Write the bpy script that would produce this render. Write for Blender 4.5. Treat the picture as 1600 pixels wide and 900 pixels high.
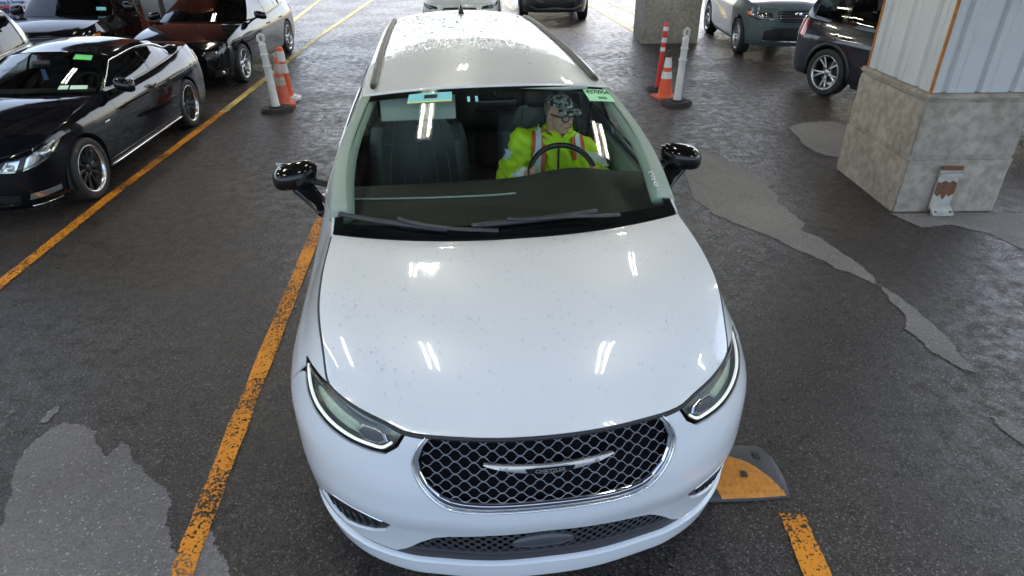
import bpy, bmesh, math, random
import numpy as np
from mathutils import Vector, Matrix
from mathutils.geometry import delaunay_2d_cdt

for o in list(bpy.data.objects): bpy.data.objects.remove(o)
SC = bpy.context.scene
COL = SC.collection
random.seed(7); RNG = np.random.default_rng(11)

# ------------------------------------------------------------------ camera
CAM_H, CAM_PITCH, CAM_ROLL, CAM_FPX = 2.51, math.radians(30.26), math.radians(-.54), 1010.0
cam_d = bpy.data.cameras.new('camera'); cam = bpy.data.objects.new('camera', cam_d); COL.objects.link(cam)
cam_d.sensor_width = 36; cam_d.lens = 36 * CAM_FPX / 1600; cam_d.clip_start = .05; cam_d.clip_end = 2000
_f = Vector((0, math.cos(CAM_PITCH), -math.sin(CAM_PITCH))); _u = Vector((0, math.sin(CAM_PITCH), math.cos(CAM_PITCH))); _x = Vector((1, 0, 0))
_R = math.cos(CAM_ROLL) * _x + math.sin(CAM_ROLL) * _u; _U = -math.sin(CAM_ROLL) * _x + math.cos(CAM_ROLL) * _u
_M = Matrix((_R, _U, -_f)).transposed().to_4x4(); _M.translation = (0, 0, CAM_H)
cam.matrix_world = _M
SC.camera = cam
def ground(u, v, z=0.0):
    """photo pixel (1600 x 900) -> the point where its sight line meets height z"""
    d = _R * ((u - 800) / CAM_FPX) + _U * ((450 - v) / CAM_FPX) + _f
    t = (z - CAM_H) / d.z
    return Vector((0, 0, CAM_H)) + d * t

# ------------------------------------------------------------------ overcast daylight
SUN_EL, SUN_AZ = math.radians(52), math.radians(20)
W_ = bpy.data.worlds.new('World'); SC.world = W_; W_.use_nodes = True
nt = W_.node_tree; nt.nodes.clear()
sky = nt.nodes.new('ShaderNodeTexSky'); sky.sky_type = 'NISHITA'; sky.sun_disc = False
sky.sun_elevation = SUN_EL; sky.sun_rotation = SUN_AZ; sky.air_density = 1.0; sky.dust_density = 2.0; sky.ozone_density = 1.0
hsv = nt.nodes.new('ShaderNodeHueSaturation'); hsv.inputs['Saturation'].default_value = .8
bg = nt.nodes.new('ShaderNodeBackground'); bg.inputs['Strength'].default_value = .15
wo = nt.nodes.new('ShaderNodeOutputWorld')
nt.links.new(sky.outputs[0], hsv.inputs['Color']); nt.links.new(hsv.outputs[0], bg.inputs[0]); nt.links.new(bg.outputs[0], wo.inputs[0])
sun_d = bpy.data.lights.new('sun', 'SUN'); sun_d.energy = 1.2; sun_d.angle = math.radians(25); sun_d.color = (1, .97, .93)
sun = bpy.data.objects.new('sun', sun_d); COL.objects.link(sun)
sun.rotation_euler = (math.pi / 2 - SUN_EL, 0, math.pi - SUN_AZ)
SC.view_settings.view_transform = 'Standard'; SC.view_settings.look = 'None'; SC.view_settings.gamma = 1.0
SC.view_settings.use_curve_mapping = False
SC.view_settings.exposure = 1.78
SC.render.engine = 'CYCLES'
SC.cycles.use_denoising = True
SC.cycles.max_bounces = 10; SC.cycles.transparent_max_bounces = 16
SC.cycles.caustics_reflective = False; SC.cycles.caustics_refractive = False
SC.cycles.sample_clamp_indirect = 6.0
# ------------------------------------------------------------------ numeric helpers (curves, shells)
def arr(*a): return np.asarray(a, float)

class Cv:
    """smooth monotone curve through (x, y) points, vectorised"""
    def __init__(self, pts):
        p = np.asarray(sorted(pts), float); x, y = p[:, 0], p[:, 1]
        if len(x) == 1: self.X, self.Y = arr(x[0] - 1, x[0] + 1), arr(y[0], y[0]); return
        h = np.diff(x); dl = np.diff(y) / h; m = np.zeros(len(x))
        for i in range(1, len(x) - 1):
            if dl[i - 1] * dl[i] > 0:
                w1, w2 = 2 * h[i] + h[i - 1], h[i] + 2 * h[i - 1]
                m[i] = (w1 + w2) / (w1 / dl[i - 1] + w2 / dl[i])
        m[0], m[-1] = dl[0], dl[-1]
        X, Y = [], []
        for i in range(len(h)):
            t = np.linspace(0, 1, 40, endpoint=False)
            h00, h10 = 2*t**3 - 3*t**2 + 1, t**3 - 2*t**2 + t
            h01, h11 = -2*t**3 + 3*t**2, t**3 - t**2
            X.append(x[i] + t * h[i]); Y.append(h00*y[i] + h10*h[i]*m[i] + h01*y[i+1] + h11*h[i]*m[i+1])
        self.X = np.append(np.concatenate(X), x[-1]); self.Y = np.append(np.concatenate(Y), y[-1])
    def __call__(self, x): return np.interp(x, self.X, self.Y)

def catmull(pts, n=24, closed=False):
    """centripetal-ish Catmull-Rom through points of any dimension"""
    p = np.asarray(pts, float)
    if closed: q = np.vstack([p[-1], p, p[0], p[1]])
    else: q = np.vstack([2 * p[0] - p[1], p, 2 * p[-1] - p[-2]])
    out = []
    for i in range(1, len(q) - 2):
        p0, p1, p2, p3 = q[i - 1], q[i], q[i + 1], q[i + 2]
        t = np.linspace(0, 1, n, endpoint=False)[:, None]
        d1 = np.linalg.norm(p2 - p1) + 1e-9; d0 = np.linalg.norm(p1 - p0) + 1e-9; d2 = np.linalg.norm(p3 - p2) + 1e-9
        m1 = ((p1 - p0) / d0 * d1 + (p2 - p1)) * .5 if d0 > 1e-6 else (p2 - p1)
        m2 = ((p3 - p2) / d2 * d1 + (p2 - p1)) * .5 if d2 > 1e-6 else (p2 - p1)
        out.append((2*t**3 - 3*t**2 + 1) * p1 + (t**3 - 2*t**2 + t) * m1 + (-2*t**3 + 3*t**2) * p2 + (t**3 - t**2) * m2)
    if not closed: out.append(q[-2][None])
    return np.vstack(out)

class Shell:
    """car skirt: a plan outline (half, nose centre -> tail centre) swept by inset profiles d(z)"""
    def __init__(self, plan, df, ds, dr, dk=None):
        p = np.asarray(plan, float)
        ext = np.vstack([p[1] * [-1, 1], p, p[-2] * [-1, 1]])
        c = catmull(ext, 40); i0 = 40; c = c[i0:-40]
        c[0, 0] = 0; c[-1, 0] = 0
        self.P = c; sl = np.r_[0, np.cumsum(np.linalg.norm(np.diff(c, axis=0), axis=1))]
        self.S = sl; self.smax = sl[-1]
        t = np.gradient(c, axis=0); t /= np.linalg.norm(t, axis=1)[:, None]
        t[0] = (1, 0); t[-1] = (-1, 0)
        self.N = np.stack([t[:, 1], -t[:, 0]], 1)
        self.df, self.ds, self.dr = Cv(df), Cv(ds), Cv(dr)
        self.dk = Cv(dk) if dk else None
    def W(self, s, z):
        s = np.asarray(s, float); z = np.asarray(z, float); a = np.abs(s); sg = np.where(s < 0, -1., 1.)
        px, py = np.interp(a, self.S, self.P[:, 0]), np.interp(a, self.S, self.P[:, 1])
        nx, ny = np.interp(a, self.S, self.N[:, 0]), np.interp(a, self.S, self.N[:, 1])
        l = np.hypot(nx, ny); nx, ny = nx / l, ny / l
        wf, wr = np.clip(-ny, 0, 1) ** 2, np.clip(ny, 0, 1) ** 2; ws = 1 - wf - wr
        ds = self.ds(z)
        if self.dk: ds = ds * self.dk(py)
        d = wf * self.df(z) + wr * self.dr(z) + ws * ds
        return np.stack([sg * (px - nx * d), py - ny * d, z + 0 * px], -1)
    def s_y(self, y, z=.6):
        """arc length on the flank whose point at height z has this ly"""
        s = np.linspace(0, self.smax, 1500); w = self.W(s, np.full_like(s, z))
        return np.interp(y, np.maximum.accumulate(w[:, 1]) + np.arange(1500) * 1e-9, s)
    def s_x(self, x, z=.6, rear=False):
        s = np.linspace(0, self.smax, 1500); w = self.W(s, np.full_like(s, z))[:, 0]
        k = int(np.argmax(w))
        if rear: return np.interp(x, w[k:][::-1], s[k:][::-1])
        return np.interp(x, np.maximum.accumulate(w[:k]) + np.arange(k) * 1e-9, s[:k])
# ------------------------------------------------------------------ materials
MATS = {}
def _nodes(name):
    m = bpy.data.materials.new(name); m.use_nodes = True
    t = m.node_tree; return m, t, t.nodes['Principled BSDF']
def _mul(t, col, tex_out, amt):
    """vary a colour by +-amt with a texture"""
    mx = t.nodes.new('ShaderNodeMix'); mx.data_type = 'RGBA'
    mx.inputs['A'].default_value = (*[c * (1 - amt) for c in col[:3]], 1); mx.inputs['B'].default_value = (*[min(1, c * (1 + amt)) for c in col[:3]], 1)
    t.links.new(tex_out, mx.inputs['Factor']); return mx.outputs['Result']
def mat(name, col=(.5, .5, .5), rough=.5, metal=0., coat=0., var=.12, scale=20., bump=0., bscale=None, spec=.5, emit=0., ecol=None, rvar=0., detail=4., coat_rough=.03):
    """procedural surface: base colour varied by noise, optional bump"""
    if name in MATS: return MATS[name]
    m, t, p = _nodes(name)
    p.inputs['Metallic'].default_value = metal; p.inputs['Roughness'].default_value = rough
    p.inputs['Coat Weight'].default_value = coat; p.inputs['Coat Roughness'].default_value = coat_rough
    p.inputs['Specular IOR Level'].default_value = spec
    tc = t.nodes.new('ShaderNodeTexCoord'); n = t.nodes.new('ShaderNodeTexNoise')
    n.inputs['Scale'].default_value = scale; n.inputs['Detail'].default_value = detail
    t.links.new(tc.outputs['Object'], n.inputs['Vector'])
    t.links.new(_mul(t, col, n.outputs['Fac'], var), p.inputs['Base Color'])
    if rvar:
        mr = t.nodes.new('ShaderNodeMapRange'); mr.inputs['To Min'].default_value = max(0, rough - rvar); mr.inputs['To Max'].default_value = min(1, rough + rvar)
        t.links.new(n.outputs['Fac'], mr.inputs['Value']); t.links.new(mr.outputs[0], p.inputs['Roughness'])
    if bump:
        n2 = t.nodes.new('ShaderNodeTexNoise'); n2.inputs['Scale'].default_value = bscale or scale; n2.inputs['Detail'].default_value = detail
        t.links.new(tc.outputs['Object'], n2.inputs['Vector'])
        b = t.nodes.new('ShaderNodeBump'); b.inputs['Strength'].default_value = bump; b.inputs['Distance'].default_value = .01
        t.links.new(n2.outputs['Fac'], b.inputs['Height']); t.links.new(b.outputs[0], p.inputs['Normal'])
    if emit:
        p.inputs['Emission Color'].default_value = (*(ecol or col), 1); p.inputs['Emission Strength'].default_value = emit
    MATS[name] = m; return m
def glass(name, tint=(.8, .9, .85), ior=1.5, rough=0.0, body=None, opac=0.):
    """thin sheet glass: tinted see-through plus Fresnel reflection; body/opac add a dark film"""
    if name in MATS: return MATS[name]
    m = bpy.data.materials.new(name); m.use_nodes = True; t = m.node_tree; t.nodes.clear()
    out = t.nodes.new('ShaderNodeOutputMaterial'); tr = t.nodes.new('ShaderNodeBsdfTransparent'); tr.inputs[0].default_value = (*tint, 1)
    gl = t.nodes.new('ShaderNodeBsdfGlossy'); gl.inputs['Roughness'].default_value = rough
    fr = t.nodes.new('ShaderNodeFresnel'); fr.inputs['IOR'].default_value = ior
    geo = t.nodes.new('ShaderNodeNewGeometry'); dot = t.nodes.new('ShaderNodeVectorMath'); dot.operation = 'DOT_PRODUCT'
    # two-sided Fresnel (Schlick on |n.i|) so both faces of the sheet behave alike
    ab = t.nodes.new('ShaderNodeMath'); ab.operation = 'ABSOLUTE'
    t.links.new(geo.outputs['Normal'], dot.inputs[0]); t.links.new(geo.outputs['Incoming'], dot.inputs[1]); t.links.new(dot.outputs['Value'], ab.inputs[0])
    om = t.nodes.new('ShaderNodeMath'); om.operation = 'SUBTRACT'; om.inputs[0].default_value = 1; t.links.new(ab.outputs[0], om.inputs[1])
    pw = t.nodes.new('ShaderNodeMath'); pw.operation = 'POWER'; pw.inputs[1].default_value = 5; t.links.new(om.outputs[0], pw.inputs[0])
    ma = t.nodes.new('ShaderNodeMath'); ma.operation = 'MULTIPLY_ADD'; f0 = 2 * ((ior - 1) / (ior + 1)) ** 2
    ma.inputs[1].default_value = 1 - f0; ma.inputs[2].default_value = f0; t.links.new(pw.outputs[0], ma.inputs[0])
    mx = t.nodes.new('ShaderNodeMixShader'); src = tr
    if body:
        df = t.nodes.new('ShaderNodeBsdfDiffuse'); df.inputs[0].default_value = (*body, 1)
        m0 = t.nodes.new('ShaderNodeMixShader'); m0.inputs[0].default_value = opac
        t.links.new(tr.outputs[0], m0.inputs[1]); t.links.new(df.outputs[0], m0.inputs[2]); src = m0
    t.nodes.remove(fr)
    t.links.new(ma.outputs[0], mx.inputs[0]); t.links.new(src.outputs[0], mx.inputs[1]); t.links.new(gl.outputs[0], mx.inputs[2])
    t.links.new(mx.outputs[0], out.inputs[0]); MATS[name] = m; return m

# ------------------------------------------------------------------ mesh helpers
def link(name, V, F, m=None, parent=None, smooth=True, normals=None, loc=None, mats=None, fmat=None):
    me = bpy.data.meshes.new(name); me.from_pydata([tuple(map(float, v)) for v in V], [], [tuple(map(int, f)) for f in F]); me.update()
    for mm in (mats or [m]):
        if mm: me.materials.append(mm)
    if fmat is not None: me.polygons.foreach_set('material_index', list(map(int, fmat)))
    if smooth: me.polygons.foreach_set('use_smooth', [True] * len(me.polygons))
    if normals is not None: me.normals_split_custom_set_from_vertices([tuple(map(float, n)) for n in normals])
    o = bpy.data.objects.new(name, me); COL.objects.link(o)
    if parent: o.parent = parent
    if loc is not None: o.location = loc
    return o
def tag(o, label=None, cat=None, group=None, kind=None):
    if label: o['label'] = label
    if cat: o['category'] = cat
    if group: o['group'] = group
    if kind: o['kind'] = kind
    return o
def empty(name, loc=(0, 0, 0), rz=0, label=None, cat=None, group=None):
    o = bpy.data.objects.new(name, None); COL.objects.link(o); o.empty_display_size = .1
    o.location = loc; o.rotation_euler = (0, 0, rz); return tag(o, label, cat, group)
def copy_tree(o, parent=None):
    c = o.copy(); COL.objects.link(c)
    if parent: c.parent = parent
    for ch in list(o.children): copy_tree(ch, c)
    return c

class MB:
    """collects shapes into one mesh"""
    def __init__(s): s.V, s.F, s.M = [], [], []
    def add(s, V, F, mi=0):
        b = len(s.V); s.V += [tuple(v) for v in V]; s.F += [tuple(i + b for i in f) for f in F]; s.M += [mi] * len(F); return s
    def box(s, c, size, rz=0, bev=0., mi=0, rx=0, ry=0, taper=1.):
        bm = bmesh.new(); bmesh.ops.create_cube(bm, size=1)
        for v in bm.verts:
            k = taper if v.co.z > 0 else 1
            v.co = Vector((v.co.x * size[0] * k, v.co.y * size[1] * k, v.co.z * size[2]))
        if bev: bmesh.ops.bevel(bm, geom=bm.edges[:], offset=bev, segments=2, affect='EDGES', profile=.7)
        R = Matrix.Rotation(rz, 3, 'Z') @ Matrix.Rotation(ry, 3, 'Y') @ Matrix.Rotation(rx, 3, 'X')
        bm.verts.index_update()
        s.add([R @ v.co + Vector(c) for v in bm.verts], [[v.index for v in f.verts] for f in bm.faces], mi); bm.free(); return s
    def tube(s, pts, r, n=8, mi=0, cap=True, flat=None, up=None):
        """round (or flattened: flat = ratio along the up axis) tube along points"""
        P = np.asarray(pts, float); k = len(P); r = np.broadcast_to(np.asarray(r, float), (k,))
        T = np.gradient(P, axis=0); T /= np.linalg.norm(T, axis=1)[:, None] + 1e-12
        u = np.array(up if up is not None else ((0, 0, 1) if abs(T[0][2]) < .9 else (1, 0, 0)), float)
        V, F = [], []; A = np.linspace(0, 2 * np.pi, n, endpoint=False)
        for i in range(k):
            a = np.cross(T[i], u); a /= np.linalg.norm(a) + 1e-12; b = np.cross(a, T[i])
            if up is None: u = b
            fl = flat if flat else 1.
            V += [P[i] + r[i] * (np.cos(t) * a + fl * np.sin(t) * b) for t in A]
        for i in range(k - 1):
            for j in range(n): F.append((i*n + j, i*n + (j+1) % n, (i+1)*n + (j+1) % n, (i+1)*n + j))
        if cap: F += [tuple(range(n))[::-1], tuple((k-1)*n + j for j in range(n))]
        return s.add(V, F, mi)
    def lathe(s, prof, n=24, c=(0, 0, 0), axis='Z', mi=0, close=False, arc=(0, 2 * math.pi)):
        full = abs(arc[1] - arc[0] - 2 * math.pi) < 1e-6; m = n if full else n + 1
        V, F = [], []
        for (r, h) in prof:
            for j in range(m):
                t = arc[0] + (arc[1] - arc[0]) * j / n; a, b = r * math.cos(t), r * math.sin(t)
                p = (a, b, h) if axis == 'Z' else ((h, a, b) if axis == 'X' else (a, h, b))
                V.append((p[0] + c[0], p[1] + c[1], p[2] + c[2]))
        k = len(prof)
        for i in range(k if close else k - 1):
            for j in range(n):
                j2 = (j + 1) % m; i2 = (i + 1) % k
                F.append((i*m + j, i*m + j2, i2*m + j2, i2*m + j))
        return s.add(V, F, mi)
    def prism(s, poly, z0, z1, mi=0):
        n = len(poly); V = [(x, y, z0) for x, y in poly] + [(x, y, z1) for x, y in poly]
        F = [tuple(range(n))[::-1], tuple(range(n, 2*n))] + [(i, (i+1) % n, n + (i+1) % n, n + i) for i in range(n)]
        return s.add(V, F, mi)
    def xf(s, M):
        s.V = [tuple(M @ Vector(v)) for v in s.V]; return s
    def build(s, name, m=None, parent=None, smooth=True, mats=None, loc=None, auto=None):
        o = link(name, s.V, s.F, m, parent, smooth, mats=mats, fmat=s.M if mats else None, loc=loc)
        if smooth and auto is not None: sharp(o, auto)
        return o
def sharp(o, ang=35):
    """mark hard edges so smooth shading keeps them crisp"""
    me = o.data; bm = bmesh.new(); bm.from_mesh(me); bmesh.ops.recalc_face_normals(bm, faces=bm.faces[:])
    for e in bm.edges: e.smooth = not (len(e.link_faces) == 2 and e.calc_face_angle(0) > math.radians(ang))
    bm.to_mesh(me); bm.free(); return o

def resample(poly, step):
    out = []; n = len(poly)
    for i in range(n):
        a, b = np.asarray(poly[i], float), np.asarray(poly[(i+1) % n], float); k = max(1, int(math.ceil(np.linalg.norm(b - a) / step)))
        out += [a + (b - a) * j / k for j in range(k)]
    return np.array(out)
def inside(poly, pts):
    poly = np.asarray(poly); x, y = pts[:, 0], pts[:, 1]; r = np.zeros(len(pts), bool); n = len(poly)
    for i in range(n):
        x1, y1 = poly[i]; x2, y2 = poly[(i+1) % n]
        if y1 == y2: continue
        c = ((y1 > y) != (y2 > y)) & (x < (x2 - x1) * (y - y1) / (y2 - y1) + x1); r ^= c
    return r
def panel(name, poly, fn, m, parent=None, holes=(), step=.05, flange=.012, flip=False, lift=0., mats=None):
    """trimmed sheet: triangulate a 2-D outline (with holes), map it through fn(u, v), use the surface's own normals"""
    B = [resample(poly, step * .6)] + [resample(h, step * .6) for h in holes]
    mn, mx = B[0].min(0), B[0].max(0)
    gx, gy = np.meshgrid(np.arange(mn[0] + step / 2, mx[0], step), np.arange(mn[1] + step / 2, mx[1], step))
    g = np.stack([gx.ravel(), gy.ravel()], 1)
    if len(g):
        ok = inside(B[0], g)
        for h in B[1:]: ok &= ~inside(h, g)
        g = g[ok]; bp = np.vstack(B)
        if len(g):
            keep = np.ones(len(g), bool)
            for i in range(0, len(g), 400):
                d = ((g[i:i+400, None] - bp[None]) ** 2).sum(2).min(1); keep[i:i+400] = d > (step * .35) ** 2
            g = g[keep]
    pts, edges, b = [], [], 0
    for q in B:
        n = len(q); pts += [tuple(x) for x in q]; edges += [(b + i, b + (i+1) % n) for i in range(n)]; b += n
    pts += [tuple(x) for x in g]
    r = delaunay_2d_cdt([Vector(p) for p in pts], edges, [], 0, 1e-7)
    uv = np.array([tuple(v) for v in r[0]]); tri = np.array([tuple(f) for f in r[2]])
    cen = uv[tri].mean(1); ok = inside(B[0], cen)
    for h in B[1:]: ok &= ~inside(h, cen)
    tri = tri[ok]
    e = 1e-3; P = fn(uv[:, 0], uv[:, 1]); du = fn(uv[:, 0] + e, uv[:, 1]) - fn(uv[:, 0] - e, uv[:, 1]); dv = fn(uv[:, 0], uv[:, 1] + e) - fn(uv[:, 0], uv[:, 1] - e)
    N = np.cross(du, dv); N /= np.linalg.norm(N, axis=1)[:, None] + 1e-12
    a = uv[tri]; sgn = (a[:, 1, 0]-a[:, 0, 0])*(a[:, 2, 1]-a[:, 0, 1]) - (a[:, 1, 1]-a[:, 0, 1])*(a[:, 2, 0]-a[:, 0, 0])
    tri[sgn < 0] = tri[sgn < 0][:, ::-1]
    if flip: N = -N; tri = tri[:, ::-1]
    P = P + N * lift
    used = np.unique(tri); idx = -np.ones(len(P), int); idx[used] = np.arange(len(used)); tri = idx[tri]; P, N = P[used], N[used]
    F = [tuple(t) for t in tri]; V = list(P); NN = list(N)
    if flange:
        cnt = {}
        for t in F:
            for i in range(3):
                ed = (t[i], t[(i+1) % 3]); cnt[ed] = cnt.get(ed, 0) + 1
        dup = {}
        for (i, j) in [e_ for e_ in cnt if (e_[1], e_[0]) not in cnt]:
            t = P[j] - P[i]; sn = np.cross(t, N[i]); sn /= np.linalg.norm(sn) + 1e-12
            b = len(V); V += [P[i], P[j], P[j] - N[j] * flange, P[i] - N[i] * flange]
            NN += [(sn + N[i]) / 1.414, (sn + N[j]) / 1.414, sn, sn]; F.append((b + 1, b, b + 3, b + 2))
    return link(name, V, F, m, parent, True, NN, mats=mats)

def coons(c0, c1, d0, d1):
    """c0(u), c1(u): bottom/top; d0(v), d1(v): left/right; u, v in 0..1"""
    def f(u, v):
        u = np.asarray(u, float); v = np.asarray(v, float); U, Vv = u[..., None], v[..., None]
        return ((1-Vv)*c0(u) + Vv*c1(u) + (1-U)*d0(v) + U*d1(v)
                - ((1-U)*(1-Vv)*c0(u*0) + U*(1-Vv)*c0(u*0+1) + (1-U)*Vv*c1(u*0) + U*Vv*c1(u*0+1)))
    return f
def polycurve(pts):
    """points -> c(t), t in 0..1 by arc length"""
    p = np.asarray(pts, float); s = np.r_[0, np.cumsum(np.linalg.norm(np.diff(p, axis=0), axis=1))]; s /= s[-1]
    def f(t):
        t = np.asarray(t, float); e0 = (p[1]-p[0])/(s[1]-s[0]); e1 = (p[-1]-p[-2])/(s[-1]-s[-2])
        q = np.stack([np.interp(t, s, p[:, k]) for k in range(p.shape[1])], -1)
        return q + np.minimum(t, 0)[..., None]*e0 + np.maximum(t-1, 0)[..., None]*e1
    return f
FONT_CACHE = {}
def text_mesh(txt, size=1., bold=.0):
    """outline of a word as flat triangles (built-in font), centred"""
    c = bpy.data.curves.new('t', 'FONT'); c.body = txt; c.size = size; c.align_x = 'CENTER'; c.align_y = 'CENTER'; c.offset = bold; c.resolution_u = 3
    o = bpy.data.objects.new('t', c); COL.objects.link(o)
    dg = bpy.context.evaluated_depsgraph_get(); me = bpy.data.meshes.new_from_object(o.evaluated_get(dg))
    V = [tuple(v.co) for v in me.vertices]; F = [tuple(p.vertices) for p in me.polygons]
    bpy.data.objects.remove(o); bpy.data.meshes.remove(me); return V, F
def text_on(name, txt, size, fn, m, parent, bold=0.):
    """lettering laid on a surface: fn(x, y) -> point"""
    V, F = text_mesh(txt, size, bold); return link(name, [fn(v[0], v[1]) for v in V], F, m, parent, False)
# ------------------------------------------------------------------ ground
def asphalt(name, c0, c1, grain=.75, glint=(.87, .11), wet=(.34, .70), bump=.5, speck=.85, stain=True):
    m, t, p = _nodes(name); tc = t.nodes.new('ShaderNodeTexCoord')
    def noise(s, d=6., r=.6):
        n = t.nodes.new('ShaderNodeTexNoise'); n.inputs['Scale'].default_value = s; n.inputs['Detail'].default_value = d; n.inputs['Roughness'].default_value = r
        t.links.new(tc.outputs['Object'], n.inputs['Vector']); return n.outputs['Fac']
    def ramp(f, a, b, ca, cb):
        r = t.nodes.new('ShaderNodeValToRGB'); r.color_ramp.elements[0].position = a; r.color_ramp.elements[1].position = b
        r.color_ramp.elements[0].color = (*ca, 1); r.color_ramp.elements[1].color = (*cb, 1); t.links.new(f, r.inputs[0]); return r.outputs[0]
    def mix(a, b, f, mode='MIX'):
        x = t.nodes.new('ShaderNodeMix'); x.data_type = 'RGBA'; x.blend_type = mode; t.links.new(a, x.inputs['A']); t.links.new(b, x.inputs['B'])
        if isinstance(f, float): x.inputs['Factor'].default_value = f
        else: t.links.new(f, x.inputs['Factor'])
        return x.outputs['Result']
    big = noise(.55, 5); mid = noise(6, 5); fine = noise(150, 3)
    base = ramp(big, .35, .68, c0, c1)
    vor = t.nodes.new('ShaderNodeTexVoronoi'); vor.inputs['Scale'].default_value = 95; t.links.new(tc.outputs['Object'], vor.inputs['Vector'])
    sep = t.nodes.new('ShaderNodeSeparateColor'); t.links.new(vor.outputs['Color'], sep.inputs[0])
    stones = ramp(sep.outputs[0], .05, 1., (.30,)*3, (1.95, 1.9, 1.86)); base = mix(base, stones, speck, 'MULTIPLY')
    base = mix(base, ramp(fine, .38, .64, (.35,)*3, (1.7,)*3), grain, 'MULTIPLY')
    v2 = t.nodes.new('ShaderNodeTexVoronoi'); v2.inputs['Scale'].default_value = 130; t.links.new(tc.outputs['Object'], v2.inputs['Vector']); s2 = t.nodes.new('ShaderNodeSeparateColor'); t.links.new(v2.outputs['Color'], s2.inputs[0])
    base = mix(base, ramp(s2.outputs[0], glint[0], glint[0] + .10, (0,)*3, (glint[1],)*3), 1., 'ADD')          # pale chippings, and glints painted in as bright specks
    base = mix(base, ramp(s2.outputs[1], .10, .5, (.35,)*3, (1.1,)*3), grain, 'MULTIPLY')
    chips = ramp(vor.outputs['Distance'], .0, .16, (.30, .30, .29), (0, 0, 0)); sel = ramp(noise(31, 2), .62, .66, (0,)*3, (.9,)*3)
    base = mix(base, chips, sel, 'ADD')
    if stain: base = mix(base, ramp(noise(1.6, 4), .42, .66, (1, .95, .88), (.80, .84, .92)), .7, 'MULTIPLY')
    t.links.new(base, p.inputs['Base Color'])
    wn = noise(9., 8, .7); rr = t.nodes.new('ShaderNodeMapRange'); rr.inputs['From Min'].default_value = .40; rr.inputs['From Max'].default_value = .62
    rr.inputs['To Min'].default_value = wet[0]; rr.inputs['To Max'].default_value = wet[1]; t.links.new(wn, rr.inputs['Value'])
    if stain:      # standing film of water in small hollows
        film = mix(ramp(noise(.8, 5), .42, .55, (0,)*3, (1,)*3), ramp(noise(48, 4, .7), .50, .60, (0,)*3, (1,)*3), 1., 'MULTIPLY')
        ro = mix(rr.outputs[0], ramp(noise(1, 1), 0, 1, (.10,)*3, (.10,)*3), film); t.links.new(ro, p.inputs['Roughness'])
    else: t.links.new(rr.outputs[0], p.inputs['Roughness'])
    h = t.nodes.new('ShaderNodeMath'); h.operation = 'MULTIPLY_ADD'; h.inputs[1].default_value = .8; t.links.new(vor.outputs['Distance'], h.inputs[0]); t.links.new(fine, h.inputs[2])
    bs = t.nodes.new('ShaderNodeMath'); bs.operation = 'MULTIPLY_ADD'; bs.inputs[1].default_value = bump * 1.6; bs.inputs[2].default_value = bump * .25
    t.links.new(rr.outputs[0], bs.inputs[0])
    b = t.nodes.new('ShaderNodeBump'); b.inputs['Distance'].default_value = .004; t.links.new(h.outputs[0], b.inputs['Height']); t.links.new(bs.outputs[0], b.inputs['Strength'])
    t.links.new(b.outputs[0], p.inputs['Normal']); MATS[name] = m; return m
M_ASPH = asphalt('damp_asphalt', (.027, .0215, .0197), (.045, .0375, .035))
def fray(m, cut=.34):
    """broken edge: the drying line follows the stones"""
    t = m.node_tree; p = t.nodes['Principled BSDF']; a = t.nodes.new('ShaderNodeAttribute'); a.attribute_name = 'edge'; tc = t.nodes.new('ShaderNodeTexCoord')
    n = t.nodes.new('ShaderNodeTexNoise'); n.inputs['Scale'].default_value = 38; n.inputs['Detail'].default_value = 7; n.inputs['Roughness'].default_value = .7; t.links.new(tc.outputs['Object'], n.inputs['Vector'])
    s = t.nodes.new('ShaderNodeMath'); s.operation = 'MULTIPLY_ADD'; s.inputs[1].default_value = 1.0; t.links.new(a.outputs['Fac'], s.inputs[0]); t.links.new(n.outputs['Fac'], s.inputs[2])
    r = t.nodes.new('ShaderNodeMapRange'); r.inputs['From Min'].default_value = .60; r.inputs['From Max'].default_value = .86; t.links.new(s.outputs[0], r.inputs['Value']); t.links.new(r.outputs[0], p.inputs['Alpha'])
M_DRY = asphalt('dry_asphalt', (.14, .13, .128), (.24, .225, .218), grain=.22, glint=(.96, .26), wet=(.75, .9), bump=.2, speck=.18, stain=False)
fray(M_DRY)
xs = [-300, -60, -20, 0, 20, 60, 300]
V = [(x, y, 0) for y in (-300, -40, 0, 20, 60, 300) for x in xs]; F = [(j*7+i, j*7+i+1, j*7+i+8, j*7+i+7) for j in range(5) for i in range(6)]
tag(link('ground', V, F, M_ASPH, smooth=False), kind='structure')

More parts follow.
